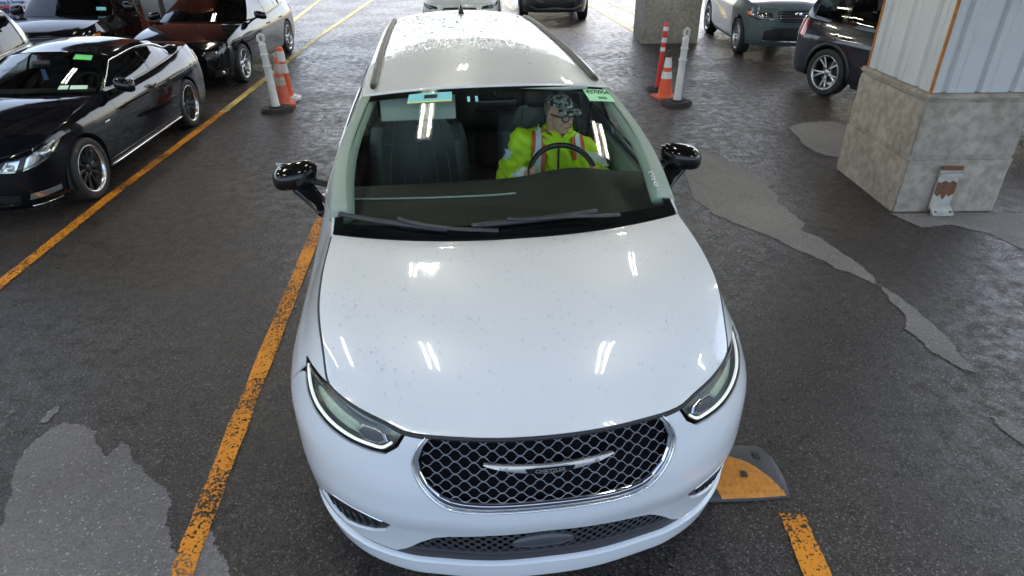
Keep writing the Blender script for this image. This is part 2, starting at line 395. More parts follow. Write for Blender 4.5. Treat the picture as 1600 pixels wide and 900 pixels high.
def ragged(poly, amp=.03, n=3, seed=1, step=.08):
    """a ground outline with small irregular edges"""
    rg = random.Random(seed); p = [np.array(q[:2], float) for q in poly]
    for k in range(n):
        q = []
        for i in range(len(p)):
            a, b = p[i], p[(i+1) % len(p)]; q.append(a); d = b - a; l = np.linalg.norm(d)
            if l > step / (k + 1): q.append((a + b) / 2 + np.array([-d[1], d[0]]) / (l + 1e-9) * rg.uniform(-1, 1) * min(amp, l * .3) / (k * .6 + 1))
        p = q
    return p
def flat_patch(name, poly, m, z=.004, seed=1, amp=.03, fade=.05):
    q = np.array(ragged(poly, amp, 4, seed)); n = len(q); mn, mx = q.min(0), q.max(0); st = fade * .55
    gx, gy = np.meshgrid(np.arange(mn[0], mx[0], st), np.arange(mn[1], mx[1], st)); g = np.stack([gx.ravel(), gy.ravel()], 1); g = g[inside(q, g)]
    dist = np.array([np.sqrt(((q - p_) ** 2).sum(1).min()) for p_ in g]) if len(g) else np.zeros(0)
    g = g[dist > st * .4]
    r = delaunay_2d_cdt([Vector(v) for v in np.vstack([q, g])], [(i, (i+1) % n) for i in range(n)], [], 1, 1e-6)
    o = tag(link(name, [(v[0], v[1], z) for v in r[0]], [f for f in r[2]], m, smooth=False), kind='structure')
    at = o.data.attributes.new('edge', 'FLOAT', 'POINT')
    at.data.foreach_set('value', [float(min(1, np.sqrt(((q - np.array(v[:2])) ** 2).sum(1).min()) / fade)) for v in r[0]]); return o
def pxpoly(pts, ox=0, oy=0, k=1.): return [tuple(ground(ox + x / k, oy + y / k))[:2] for x, y in pts]
flat_patch('dry_ground_patch', pxpoly([(-300,1100),(-260,760),(0,690),(40,500),(90,390),(150,330),(200,290),(270,250),(350,270),(410,300),(440,400),(505,320),(560,410),(660,510),(720,580),(700,680),(720,780),(800,800),(860,700),(900,760),(960,850),(985,1000),(960,1200)], 0, 560, 2.648), M_DRY, seed=3, amp=.02)
flat_patch('dry_ground_patch', pxpoly([(0,250),(40,215),(80,180),(85,215),(50,240),(0,255)], 0, 560, 2.648), M_DRY, seed=4, amp=.01)
flat_patch('dry_ground_patch', pxpoly([(150,270),(200,215),(250,190),(262,215),(225,240),(215,265),(180,275)], 0, 560, 2.648), M_DRY, seed=5, amp=.01)
flat_patch('dry_ground_patch', pxpoly([(-190,300),(-150,245),(-60,225),(0,240),(130,290),(230,350),(310,390),(270,410),(330,460),(320,490),(420,560),(470,600),(440,630),(560,680),(690,770),(780,835),(835,890),(858,925),(840,925),(700,862),(600,830),(450,750),(300,680),(150,620),(0,560),(-130,470)], 1120, 170, 3.333), M_DRY, seed=6, amp=.025)
flat_patch('dry_ground_patch', pxpoly([(306,80),(316,80),(370,110),(420,150),(510,230),(600,340),(540,320),(460,275),(380,205),(380,170),(340,130)], 1200, 400, 1.8), M_DRY, seed=7, amp=.015)
flat_patch('dry_ground_patch', pxpoly([(596,432),(680,458),(760,518),(770,570),(650,490)], 1200, 400, 1.8), M_DRY, seed=8, amp=.015)
flat_patch('dry_ground_patch', pxpoly([(1387,333),(1438,357),(1485,352),(1540,365),(1600,392),(1680,430),(1700,330),(1560,333)]), M_DRY, seed=9, amp=.02)
flat_patch('dry_ground_patch', pxpoly([(1231,200),(1252,191),(1300,190),(1330,196),(1330,250),(1300,245),(1276,239),(1250,224)]), M_DRY, seed=10, amp=.03)

# painted lines, worn through
def line_paint(name, col, wear):
    m, t, p = _nodes(name); tc = t.nodes.new('ShaderNodeTexCoord'); p.inputs['Roughness'].default_value = .6
    n = t.nodes.new('ShaderNodeTexNoise'); n.inputs['Scale'].default_value = 75; n.inputs['Detail'].default_value = 6; t.links.new(tc.outputs['Object'], n.inputs['Vector'])
    n2 = t.nodes.new('ShaderNodeTexNoise'); n2.inputs['Scale'].default_value = 2.5; n2.inputs['Detail'].default_value = 5; t.links.new(tc.outputs['Object'], n2.inputs['Vector'])
    t.links.new(_mul(t, col, n2.outputs['Fac'], .35), p.inputs['Base Color'])
    s = t.nodes.new('ShaderNodeMath'); s.operation = 'MULTIPLY_ADD'; s.inputs[1].default_value = .5; t.links.new(n2.outputs['Fac'], s.inputs[0]); t.links.new(n.outputs['Fac'], s.inputs[2])
    r = t.nodes.new('ShaderNodeMapRange'); r.inputs['From Min'].default_value = wear - .04; r.inputs['From Max'].default_value = wear + .04; t.links.new(s.outputs[0], r.inputs['Value']); t.links.new(r.outputs[0], p.inputs['Alpha'])
    b = t.nodes.new('ShaderNodeBump'); b.inputs['Strength'].default_value = .4; b.inputs['Distance'].default_value = .004; t.links.new(n.outputs['Fac'], b.inputs['Height']); t.links.new(b.outputs[0], p.inputs['Normal'])
    return m
M_YEL = line_paint('orange_yellow_line_paint', (.80, .275, .010), .70); M_YEL2 = line_paint('old_yellow_line_paint', (.70, .52, .14), .67)
def ground_line(pts, w, m, z=.008):
    p = np.array(pts, float)[:, :2]; q = np.vstack([np.linspace(p[i], p[i+1], 12)[:-1] for i in range(len(p)-1)] + [p[-1:]]); t = np.gradient(q, axis=0); t /= np.linalg.norm(t, axis=1)[:, None]; n = np.stack([-t[:, 1], t[:, 0]], 1)
    jl = RNG.normal(0, .0025, len(q))[:, None]; A, B = q + n * (w/2 + jl), q - n * (w/2 + jl); k = len(q)
    return tag(link('painted_line', [(*a, z) for a in A] + [(*b, z) for b in B], [(i, k+i, k+i+1, i+1) for i in range(k-1)], m, smooth=False), kind='structure')
g2 = lambda u, v: tuple(ground(u, v))[:2]
ground_line([(-3.96,3.0), g2(9,438), g2(168,311), g2(348,176)], .105, M_YEL)
ground_line([g2(348,176), g2(499,57), g2(580,1.5), (-4.55,32)], .11, M_YEL2)
ground_line([(-1.35,.2), g2(283,900), g2(375,660), g2(475,410), (-1.95,7.5)], .108, M_YEL)
ground_line([(1.29,.3), g2(1277,900), g2(1236,803)], .12, M_YEL)
ground_line([g2(992,50), g2(925,10), (2.2,25)], .12, M_YEL2); ground_line([(3.7,18.2), g2(990,20), g2(944,0), (2.5,27)], .12, M_YEL2)
ground_line([g2(803,17), g2(785,0), (-.55,26)], .12, M_YEL2)
ground_line([g2(455,35), g2(500,0), (-7.6,30)], .12, M_YEL2)

# ------------------------------------------------------------------ canopy over the lane (its underside shows in the glass and paint)
M_DECK = mat('galvanised_deck', (.33, .33, .33), .5, metal=.0, var=.25, scale=2.5)
M_STEEL = mat('dark_steel_beam', (.07, .065, .062), .55, var=.3, scale=5)
CZ = 4.7; CX0, CX1, CY0, CY1 = -10.0, 9.0, -.9, 20.0
canopy = empty('canopy', (0, 0, 0), 0, 'steel canopy roof carried by the metal clad column over the parking lanes', 'canopy')
mb = MB(); P = []
x = CX0
while x < CX1:     # trapezoid decking
    P += [(x, 0), (x + .12, 0), (x + .16, .06), (x + .28, .06)]; x += .32
V = [(a, CY0, CZ + h) for a, h in P] + [(a, CY1, CZ + h) for a, h in P]; n = len(P)
mb.add(V, [(i, i+1, n+i+1, n+i) for i in range(n-1)]); mb.box(((CX0+CX1)/2, (CY0+CY1)/2, CZ + .16), (CX1-CX0, CY1-CY0, .08)); mb.build('roof_deck', M_DECK, canopy, smooth=False)
for y in np.arange(CY0 + .1, CY1, 1.55):
    mb = MB(); mb.box(((CX0+CX1)/2, y, CZ - .10), (CX1-CX0-.1, .09, .18)); mb.build('purlin', M_STEEL, canopy, smooth=False)
for x in (-7.6, -2.6, 3.9):
    mb = MB(); mb.box((x, (CY0+CY1)/2, CZ - .38), (.2, CY1-CY0-.2, .36)); mb.build('beam', M_STEEL, canopy, smooth=False)
for (x, y, sx, sy) in ((0, CY0 - .02, CX1-CX0, .06), (0, CY1 + .02, CX1-CX0, .06)):
    mb = MB(); mb.box(((CX0+CX1)/2, y, CZ), (sx, sy, .55)); mb.build('fascia', M_DECK, canopy, smooth=False)
# twin tube lamps under the deck
M_TUBE = mat('lit_tube', (1, 1, .92), .3, emit=20., ecol=(1, .97, .80)); M_HOUS = mat('white_lamp_housing', (.6, .6, .6), .5)
src = None
for x in (-6.2, -3.7, -1.0, 1.65, 5.4):
    for y in (1.9, 5.5, 9.1, 13.2):
        if src is None:
            src = empty('ceiling_lamp', (x, y, CZ - .32), 0, 'twin tube ceiling lamp hung under the canopy deck', 'lamp', 'lamps under the canopy')
            mb = MB(); mb.box((0, 0, .05), (.26, .95, .06), bev=.01); mb.build('housing', M_HOUS, src, smooth=False)
            for dy in (-.35, .35):
                mb = MB(); mb.box((0, dy, .18), (.02, .02, .22)); mb.build('hanger', M_STEEL, src, smooth=False)
            for dx in (-.07, .07):
                mb = MB(); mb.tube([(dx, -.42, 0), (dx, .42, 0)], .018, 8); mb.build('tube', M_TUBE, src)
        else:
            o = copy_tree(src); o.location = (x, y, CZ - .32)
# ------------------------------------------------------------------ columns
def concrete(name, c, bump=.3):
    m, t, p = _nodes(name); tc = t.nodes.new('ShaderNodeTexCoord'); p.inputs['Roughness'].default_value = .85
    def noise(s, d=6.):
        n = t.nodes.new('ShaderNodeTexNoise'); n.inputs['Scale'].default_value = s; n.inputs['Detail'].default_value = d; t.links.new(tc.outputs['Object'], n.inputs['Vector']); return n.outputs['Fac']
    def ramp(f, a, b, ca, cb):
        r = t.nodes.new('ShaderNodeValToRGB'); r.color_ramp.elements[0].position = a; r.color_ramp.elements[1].position = b; r.color_ramp.elements[0].color = (*ca, 1); r.color_ramp.elements[1].color = (*cb, 1); t.links.new(f, r.inputs[0]); return r.outputs[0]
    def mix(a, b, f):
        x = t.nodes.new('ShaderNodeMix'); x.data_type = 'RGBA'; x.blend_type = 'MULTIPLY'; x.inputs['Factor'].default_value = f; t.links.new(a, x.inputs['A']); t.links.new(b, x.inputs['B']); return x.outputs['Result']
    base = ramp(noise(2.2), .3, .7, [k*.8 for k in c], [min(1, k*1.18) for k in c])
    base = mix(base, ramp(noise(14, 8), .36, .6, (.66, .63, .58), (1.06,)*3), .75)
    v = t.nodes.new('ShaderNodeTexVoronoi'); v.inputs['Scale'].default_value = 9; t.links.new(tc.outputs['Object'], v.inputs['Vector'])
    base = mix(base, ramp(v.outputs['Distance'], .03, .09, (.35,)*3, (1,)*3), .8)       # blow holes
    t.links.new(base, p.inputs['Base Color'])
    b = t.nodes.new('ShaderNodeBump'); b.inputs['Strength'].default_value = bump; b.inputs['Distance'].default_value = .02; t.links.new(noise(20, 8), b.inputs['Height']); t.links.new(b.outputs[0], p.inputs['Normal']); MATS[name] = m; return m
M_CONC = concrete('cast_concrete', (.36, .325, .285)); M_CONC2 = concrete('dark_cast_concrete', (.32, .295, .26))
M_CLAD = mat('painted_steel_cladding', (.50, .52, .54), .45, var=.07, scale=6, bump=.04, bscale=3)
M_RUST = mat('orange_rust_edge', (.36, .13, .03), .8, var=.5, scale=25)
def rough_block(x0, x1, y0, y1, z0, z1, amp=.011, step=.09, seed=0):
    """concrete block with rounded, slightly uneven faces"""
    bm = bmesh.new(); bmesh.ops.create_cube(bm, size=1)
    for v in bm.verts: v.co = Vector(((x0+x1)/2 + v.co.x*(x1-x0), (y0+y1)/2 + v.co.y*(y1-y0), (z0+z1)/2 + v.co.z*(z1-z0)))
    bmesh.ops.bevel(bm, geom=bm.edges[:], offset=.018, segments=2, affect='EDGES')
    bmesh.ops.subdivide_edges(bm, edges=[e for e in bm.edges if e.calc_length() > .2], cuts=8, use_grid_fill=True)
    rg = random.Random(seed)
    for v in bm.verts: v.co += Vector((rg.uniform(-1,1), rg.uniform(-1,1), rg.uniform(-1,1)*.5)) * amp * .5
    bm.verts.index_update(); r = ([v.co.copy() for v in bm.verts], [[v.index for v in f.verts] for f in bm.faces]); bm.free(); return r
def column(name, label, x0, x1, y0, y1, h, cm, clad=True, mid=.53):
    r = empty(name, ((x0+x1)/2, (y0+y1)/2, 0), 0, label, 'column', 'canopy columns'); ox, oy = (x0+x1)/2, (y0+y1)/2
    def blk(z0, z1, sd, e=0.):
        V, F = rough_block(x0-ox+e, x1-ox-e, y0-oy+e, y1-oy-e, z0, z1, seed=sd); return sharp(link('concrete_block', V, F, cm, r), 30)
    blk(-.05, mid - .006, 1); blk(mid + .006, h - .05, 2, .004); blk(h - .046, h, 3, -.012)
    mb = MB(); mb.box((0, 0, mid), (x1-x0-.03, y1-y0-.03, .05)); mb.build('mortar_joint', M_CONC2, r, smooth=False)
    if clad:
        e = .045; X0, X1, Y0, Y1 = x0-ox+e, x1-ox-e, y0-oy+e, y1-oy-e; zt = CZ - .55
        def sheet(a, b, nx, ny):    # ribbed sheet from a to b, ribs stand out along (nx, ny)
            L = math.hypot(b[0]-a[0], b[1]-a[1]); k = 0; pr = [(0, .0)]; pos = 0; per = L / 3
            for i in range(3): pr += [(pos + per*.30, 0), (pos + per*.36, -.035), (pos + per*.44, -.035), (pos + per*.50, 0), (pos + per*.72, 0), (pos + per*.735, .008), (pos + per*.75, 0)]; pos += per
            pr += [(L, 0)]; dx, dy = (b[0]-a[0])/L, (b[1]-a[1])/L
            q = [(a[0] + dx*t + nx*o, a[1] + dy*t + ny*o) for t, o in pr]; n = len(q)
            return link('cladding_sheet', [(*p_, h + .004) for p_ in q] + [(*p_, zt) for p_ in q], [(i, i+1, n+i+1, n+i) for i in range(n-1)], M_CLAD, r, smooth=False)
        sheet((X0, Y0), (X1, Y0), 0, -1); sheet((X1, Y0), (X1, Y1), 1, 0); sheet((X1, Y1), (X0, Y1), 0, 1); sheet((X0, Y1), (X0, Y0), -1, 0)
        for cx, cy in ((X0, Y0), (X1, Y0), (X0, Y1), (X1, Y1)):
            mb = MB(); mb.box((cx, cy, (h+zt)/2), (.022, .022, zt-h), bev=.003); mb.build('corner_trim', M_RUST, r, smooth=False)
    else:
        V, F = rough_block(x0-ox+.02, x1-ox-.02, y0-oy+.02, y1-oy-.02, h, CZ-.55, seed=5); sharp(link('shaft', V, F, cm, r), 30)
    return r
column('clad_column', 'concrete column with ribbed pale steel cladding above a two course base', 3.63, 4.60, 5.68, 6.90, 1.10, M_CONC)
column('concrete_column', 'plain dark concrete column beside the parked teal grey car', 2.86, 4.06, 14.75, 15.9, 1.6, M_CONC2, clad=False, mid=.9)
# steel guard bracket bolted to the near column
gb = empty('wall_bracket', (4.04, 5.66, .0), 0, 'white and rusty steel guide bracket on the concrete column base', 'bracket')
M_WMET = mat('chipped_white_metal', (.42, .41, .39), .55, var=.45, scale=18); M_RST = mat('rusty_metal', (.16, .075, .04), .8, var=.5, scale=40, bump=.3)
mb = MB(); mb.box((0, -.008, .245), (.185, .016, .41), bev=.004); mb.build('back_plate', M_WMET, gb, False)
mb = MB(); mb.box((0, -.022, .445), (.19, .03, .035), bev=.004); mb.build('slot_hood', M_RST, gb, False)
mb = MB(); mb.box((0, -.03, .385), (.20, .045, .03), bev=.005); mb.build('cross_bar', M_WMET, gb, False)
# rusted bulge with two lobes
pl = [(-.088,.20),(-.05,.165),(-.03,.20),(0,.14),(.03,.20),(.05,.165),(.088,.20),(.088,.30),(.05,.325),(.02,.30),(-.02,.325),(-.06,.30),(-.088,.315)]
panel('rust_patch', pl, lambda u, v: np.stack([u, -.018 - .012*np.cos(u*30)**2, v], -1), M_RST, gb, step=.02, flange=.006)
mb = MB(); mb.box((0, -.055, .05), (.19, .09, .022), bev=.004, rx=.55); mb.box((0, -.085, .022), (.195, .05, .03), bev=.005); mb.build('foot', M_WMET, gb, False)
for dx in (-.07, .07):
    mb = MB(); mb.lathe([(0,.012),(.012,.012),(.014,0)], 8, (dx, -.09, .036)); mb.build('bolt', M_RST, gb, False)
# ------------------------------------------------------------------ car builder
M_TYRE = mat('tyre_rubber', (.022, .022, .024), .75, var=.3, scale=60, bump=.15)
M_BLACKP = mat('black_plastic', (.02, .02, .022), .45, var=.25, scale=80)
M_GLOSSB = mat('gloss_black', (.006, .006, .007), .09, var=.1, spec=.4)
M_CHROME = mat('chrome', (.75, .76, .78), .1, metal=1., var=.05)
M_ALLOY = mat('alloy_rim', (.55, .56, .58), .28, metal=1., var=.1, scale=8)
M_BLACKRIM = mat('black_rim', (.02, .02, .022), .3, metal=.6, var=.1)
M_LAMPIN = mat('lamp_reflector', (.7, .72, .74), .18, metal=.9, var=.2, scale=35)
M_LAMPD = mat('lamp_dark', (.05, .055, .06), .25, metal=.4, var=.3, scale=30)
M_RED = mat('tail_lamp_red', (.42, .012, .015), .12, coat=1., var=.2, scale=50)
M_AMBER = mat('amber_lens', (.75, .22, .03), .15, coat=1., var=.2)
M_LENS = glass('lamp_lens', (.95, .97, .96), 1.45)
M_TINT = glass('tinted_car_glass', (.16, .18, .18), 1.5)
M_CLEAR = glass('clear_car_glass', (.50, .55, .54), 1.5)
M_INT = mat('dark_cabin_trim', (.022, .023, .025), .7, var=.3, scale=30)
M_SEAT = mat('dark_seat_cloth', (.03, .031, .034), .75, var=.3, scale=50)

def two_sided(poly):
    """a (s, z) outline on the image-right flank and its mirror on the other"""
    p = np.asarray(poly, float); q = p.copy(); q[:, 0] *= -1; return p, q[::-1]

class CarB:
    def __init__(c, name, label, cat, group, nose, yaw, L, shell, top, paint, wheels, sHood, sDeck, roof, cowl, deck,
                 hood_bump=.03, hood_edge=None, fy0=None, step=.06, glassm=None, wsm=None, pillar=None):
        c.L = L; c.sh = shell; c.paint = paint; c.step = step; c.yaw = yaw
        c.root = empty(name, (nose[0] - math.sin(yaw) * L / 2, nose[1] + math.cos(yaw) * L / 2, 0), yaw, label, cat, group)
        c.off = np.array([0, -L / 2, 0.])
        S = shell; pts = []
        for k, a, z in top:
            s = 0 if k == 'c' else S.smax if k == 'e' else S.s_x(a, z) if k == 'x' else S.s_y(a, z) if k == 'y' else a if k == 's' else S.s_x(a, z, True)
            pts.append((float(s), z))
        c.zt = Cv(pts)
        c.wheels = wheels            # dict(yf, yr, R, arch, x, w)
        c.sHood = [S.s_x(sHood[0], float(c.zt(.5))) if sHood[0] < 2 else sHood[0] - 10, S.s_y(sHood[1], 1.0)]
        c.sDeck = [S.s_y(sDeck[1], 1.0), S.s_x(sDeck[0], float(c.zt(S.smax - .4)), True)]
        c.lyA, c.lyC = sHood[1], sDeck[1]
        c.cowl, c.deckc = cowl, deck  # centre (ly, z)
        c.rw, c.re, c.rc = Cv(roof['w']), Cv(roof['e']), Cv(roof['c'])
        c.rf, c.rr = roof['front'], roof['rear']   # (ly centre, ly corner)
        c.ap = roof.get('ap', 1.15)
        c.glassm = glassm or M_TINT; c.wsm = wsm or M_TINT; c.pillar = pillar or M_GLOSSB
        c.hood_bump = hood_bump
        s_ = np.linspace(0, S.smax, 1200); w_ = S.W(s_, c.zt(s_)); k_ = int(np.argmax(w_[:, 0])); 
        a_ = (s_ > c.sHood[1] - .05) & (s_ < c.sDeck[0] + .05)
        c._by, c._bx, c._bz = w_[a_, 1], w_[a_, 0], w_[a_, 2]
    # surfaces (all shifted so the root sits under the car's middle)
    def W(c, lift=0.):
        def f(s, z):
            p = c.sh.W(s, z)
            if lift:
                e = 1e-3; du = c.sh.W(s + e, z) - c.sh.W(s - e, z); dv = c.sh.W(s, z + e) - c.sh.W(s, z - e)
                n = np.cross(du, dv); p = p + lift * n / (np.linalg.norm(n, axis=-1)[..., None] + 1e-12)
            return p + c.off
        return f
    def G(c, sg, lift=0.):
        def f(ly, z):
            zb, xb = np.interp(ly, c._by, c._bz), np.interp(ly, c._by, c._bx)
            t = (z - zb) / (c.re(ly) - zb); tt = np.sign(t) * np.abs(t) ** c.ap
            x = xb + (c.rw(ly) - xb) * tt + .012 * np.sin(np.clip(t, 0, 1) * np.pi) + lift
            return np.stack([sg * x, ly + 0 * x, z + 0 * x], -1) + c.off
        return f
    def roofS(c, lift=0.):
        def f(b, ly):
            w = c.rw(ly); ze, zc = c.re(ly), c.rc(ly)
            return np.stack([b * w, ly + 0 * b, zc - (zc - ze) * np.abs(b) ** 2.4 + lift], -1) + c.off
        return f
    def lyA_z(c, z):     # A-pillar line
        z0 = np.interp(c.lyA, c._by, c._bz); z1 = c.re(c.rf[1]); t = np.clip((z - z0) / (z1 - z0), -.2, 1.3)
        return c.lyA + (c.rf[1] - c.lyA) * t ** 1.0 if np.isscalar(t) else c.lyA + (c.rf[1] - c.lyA) * t
    def lyC_z(c, z):
        z0 = np.interp(c.lyC, c._by, c._bz); z1 = c.re(c.rr[1]); t = np.clip((z - z0) / (z1 - z0), -.2, 1.3)
        return c.lyC + (c.rr[1] - c.lyC) * t
    def hoodS(c, lift=0., bump=None):
        S, zt = c.sh, c.zt; sA, sB = c.sHood; bp = c.hood_bump
        def c0(u): s = (2*u - 1) * sA; return S.W(s, zt(np.abs(s)))
        eB = S.W(sB, zt(sB))
        def c1(u): b = 2*u - 1; return np.stack([b * eB[0], c.cowl[0] + (eB[1] - c.cowl[0]) * np.abs(b) ** 2.2, c.cowl[1] + (eB[2] - c.cowl[1]) * np.abs(b) ** 2.2], -1)
        def d1(v): s = sA + (sB - sA) * v; return S.W(s, zt(s))
        def d0(v): return d1(v) * [-1, 1, 1]
        g = coons(c0, c1, d0, d1)
        def f(b, a):
            p = g((b + 1) / 2, a); k = bp * np.sin(np.clip(a, 0, 1) * np.pi) ** .9 * (1 - np.abs(b) ** 2.5)
            if bump: k = k + bump(b, a)
            p = p.copy(); p[..., 2] += k + lift; return p + c.off
        return f
    def deckS(c, lift=0.):
        S, zt = c.sh, c.zt; sC, sD = c.sDeck; eC = S.W(sC, zt(sC))
        def c1(u): b = 2*u - 1; s = np.where(b < 0, -1, 1) * (S.smax - np.abs(b) * (S.smax - sD)); return S.W(s, zt(np.abs(s)))
        def c0(u): b = 2*u - 1; return np.stack([b * eC[0], c.deckc[0] + (eC[1] - c.deckc[0]) * np.abs(b) ** 2, c.deckc[1] + (eC[2] - c.deckc[1]) * np.abs(b) ** 2], -1)
        def d1(v): s = sC + (sD - sC) * v; return S.W(s, zt(s))
        def d0(v): return d1(v) * [-1, 1, 1]
        g = coons(c0, c1, d0, d1)
        def f(b, a):
            p = g((b + 1) / 2, a).copy(); p[..., 2] += .012 * np.sin(np.clip(a, 0, 1) * np.pi) * (1 - b * b) + lift; return p + c.off
        return f
    def wsS(c, lift=0., rear=False):
        """windscreen (or rear screen) surface, b in -1..1, a 0 base .. 1 top"""
        ce, cc = (c.deckc, c.rr) if rear else (c.cowl, c.rf)
        G = c.G(1); z0 = np.interp(c.lyC if rear else c.lyA, c._by, c._bz); z1 = c.re(cc[1]); lf = c.lyC_z if rear else c.lyA_z
        def d1(v): z = z0 + (z1 - z0) * v; return G(lf(z), z) - c.off
        def d0(v): return d1(v) * [-1, 1, 1]
        e0, e1 = d1(np.array(0.)), d1(np.array(1.)); o = .02 if not rear else -.01
        def c0(u): b = 2*u - 1; return np.stack([b * e0[0], ce[0] + o + (e0[1] - ce[0] - o) * np.abs(b) ** 2.2, ce[1] + (e0[2] - ce[1]) * np.abs(b) ** 2.2], -1)
        def c1(u): b = 2*u - 1; zc = c.rc(cc[0]); return np.stack([b * e1[0], cc[0] + (e1[1] - cc[0]) * np.abs(b) ** 2, zc - (zc - e1[2]) * np.abs(b) ** 2.4], -1)
        g = coons(c0, c1, d0, d1); q = -1. if not rear else 1.
        def f(b, a):
            p = g((b + 1) / 2, a).copy(); k = .02 * np.sin(np.clip(a, 0, 1) * np.pi) * (1 - b ** 4) + lift
            p[..., 1] += q * k * .5; p[..., 2] += k * .85; return p + c.off
        return f
    # ---- pieces
    def add(c, name, poly, fn, m, holes=(), step=None, flange=.014, flip=False, parent=None, lift=0.):
        return panel(name, poly, fn, m, parent or c.root, holes, step or c.step, flange, flip, lift)
    def low(c, ly, zr):
        z = zr
        for y in (c.wheels['yf'], c.wheels['yr']):
            d = c.wheels['arch'] ** 2 - (ly - y) ** 2
            if d > 0: z = max(z, c.wheels['R'] + math.sqrt(d) * c.wheels.get('ax', 1.))
        return z
    def flank(c, name, y0, y1, zr, m=None, gap=.003, ztop=None, sides=(1, -1)):
        ys = np.linspace(y0 + gap, y1 - gap, max(6, int((y1 - y0) / .025)))
        ss = c.sh.s_y(ys, .6)
        bot = [(s, c.low(y, zr)) for s, y in zip(ss, ys)]; topp = [(s, (float(c.zt(s)) if ztop is None else ztop) - gap) for s in ss]
        keep = [(b, t) for b, t in zip(bot, topp) if t[1] - b[1] > .004]
        poly = [b for b, t in keep] + [t for b, t in keep][::-1]
        r = []
        for sg, p in zip((1, -1), two_sided(poly)):
            if sg in sides: r.append(c.add(name, p, c.W(), m or c.paint))
        return r
    def liner(c):
        w = c.wheels
        for y in (w['yf'], w['yr']):
            for sg in (1, -1):
                mb = MB(); R = w['arch'] + .015
                x1 = float(np.interp(y, c.sh.P[:600, 1], c.sh.P[:600, 0])) - .03; x0 = x1 - .32
                mb.lathe([(R, x0), (R, x1)], 16, (0, 0, 0), 'X', arc=(-.25, math.pi + .25))
                mb.add([(x0, R * math.cos(t), R * math.sin(t)) for t in np.linspace(-.25, math.pi + .25, 17)], [tuple(range(17))])
                mb.V = [(sg * v[0], v[1] + y + c.off[1], v[2] + w['R']) for v in mb.V]
                mb.build('wheel_liner', M_INT, c.root)
    def wheelset(c, style, tyre_lip=None):
        w = c.wheels; src = None
        for y in (w['yf'], w['yr']):
            for sg in (1, -1):
                x = sg * w['x']
                if src is None:
                    src = make_wheel(w['R'], w['w'], style); o = src
                else: o = copy_tree(src)
                o.parent = c.root; o.location = (x, y + c.off[1], w['R']); o.rotation_euler = (random.random() * 1.2, 0, 0) if sg > 0 else (random.random(), 0, math.pi)
    def front(c, name, y1, zbot, holes=(), gap=.004, m=None):
        s1 = c.sh.s_y(y1, .6); ss = np.linspace(0, s1, 60)
        ys = c.sh.W(ss, np.full(60, .6))[:, 1]
        b = [(s, c.low(y, zbot(s) if callable(zbot) else zbot) if y > c.wheels['yf'] - c.wheels['arch'] - .05 else (zbot(s) if callable(zbot) else zbot)) for s, y in zip(ss, ys)]
        t = [(s, float(c.zt(s)) - gap) for s in ss]
        right = b + t[::-1]                               # centre bottom -> side -> back along top to centre
        left = [(-s, z) for s, z in t[1:]] + [(-s, z) for s, z in b[1:]][::-1]
        return c.add(name, right + left, c.W(), m or c.paint, holes)
    def back(c, name, y0, zbot, holes=(), gap=.004, m=None):
        S = c.sh; s0 = S.s_y(y0, .6); ss = np.linspace(s0, S.smax, 60); ys = S.W(ss, np.full(60, .6))[:, 1]
        q = S.smax
        def f(u, z): return c.W()(np.where(u <= 0, q + u, -(q - u)), z)   # u < 0: image-right flank, u > 0: other flank
        b = [(s - q, c.low(y, zbot)) for s, y in zip(ss, ys)]; t = [(s - q, float(c.zt(s)) - gap) for s in ss]
        poly = b + [(-u, z) for u, z in b[:-1]][::-1] + [(-u, z) for u, z in t[:-1]] + t[::-1]
        # u and -u share the seam at the tail centre
        def g(u, z):
            u = np.asarray(u, float); sp = np.where(u <= 0, q + u, q - u); p = S.W(sp, z); p = p.copy(); p[..., 0] = np.where(u <= 0, p[..., 0], -p[..., 0]); return p + c.off
        c.backS = g
        return c.add(name, poly, g, m or c.paint, holes)
    def hood(c, m=None, bump=None, name='hood'):
        return c.add(name, [(-.991, .006), (.991, .006), (.991, .99), (-.991, .99)], c.hoodS(bump=bump), m or c.paint, step=c.step * 1.3)
    def deck(c, name='boot_lid', m=None):
        return c.add(name, [(-.995, .02), (.995, .02), (.995, .99), (-.995, .99)], c.deckS(), m or c.paint, step=c.step * 1.6)
    def roof(c, m=None, name='roof'):
        yf = lambda b: c.rf[0] + (c.rf[1] - c.rf[0]) * b * b; yr = lambda b: c.rr[0] + (c.rr[1] - c.rr[0]) * b * b
        bs = np.linspace(-1, 1, 25)
        poly = [(b, yf(b) + .004) for b in bs] + [(b, yr(b) - .004) for b in bs[::-1]]
        return c.add(name, poly, c.roofS(), m or c.paint, step=c.step * 1.3, flange=.03)
    def screens(c, border=.045, rear=True, rearm=None):
        for rr in ((False, True) if rear else (False,)):
            S_ = c.wsS(rear=rr); nm = 'rear_window' if rr else 'windscreen'
            full = [(-.99, .005), (.99, .005), (.99, .985), (-.99, .985)]
            g = c.add(nm, full, S_, rearm if (rr and rearm) else (c.glassm if rr else c.wsm), step=.08, flange=0, flip=rr)
            inner = [(-.99 + border * 1.1, .07), (.99 - border * 1.1, .07), (.99 - border * 1.3, .985 - border), (-.99 + border * 1.3, .985 - border)]
            c.add('black_border', full, c.wsS(-.004, rr), M_GLOSSB, [inner], step=.06, flange=0, flip=rr, parent=g)
            if not rr: c.ws = g
    def zwin(c, ly, off=.045, rail=.05):
        zb = float(np.interp(ly, c._by, c._bz)) + .018; zt = float(c.re(ly)) - rail
        for lf, sg in ((c.lyA_z, 1), (c.lyC_z, -1)):
            zz = np.linspace(zb - .02, zt, 60); lys = lf(zz); ok = (ly - lys) * sg > off
            zt = min(zt, zz[ok][-1] if ok.any() else zb - 1)
        return zb, zt
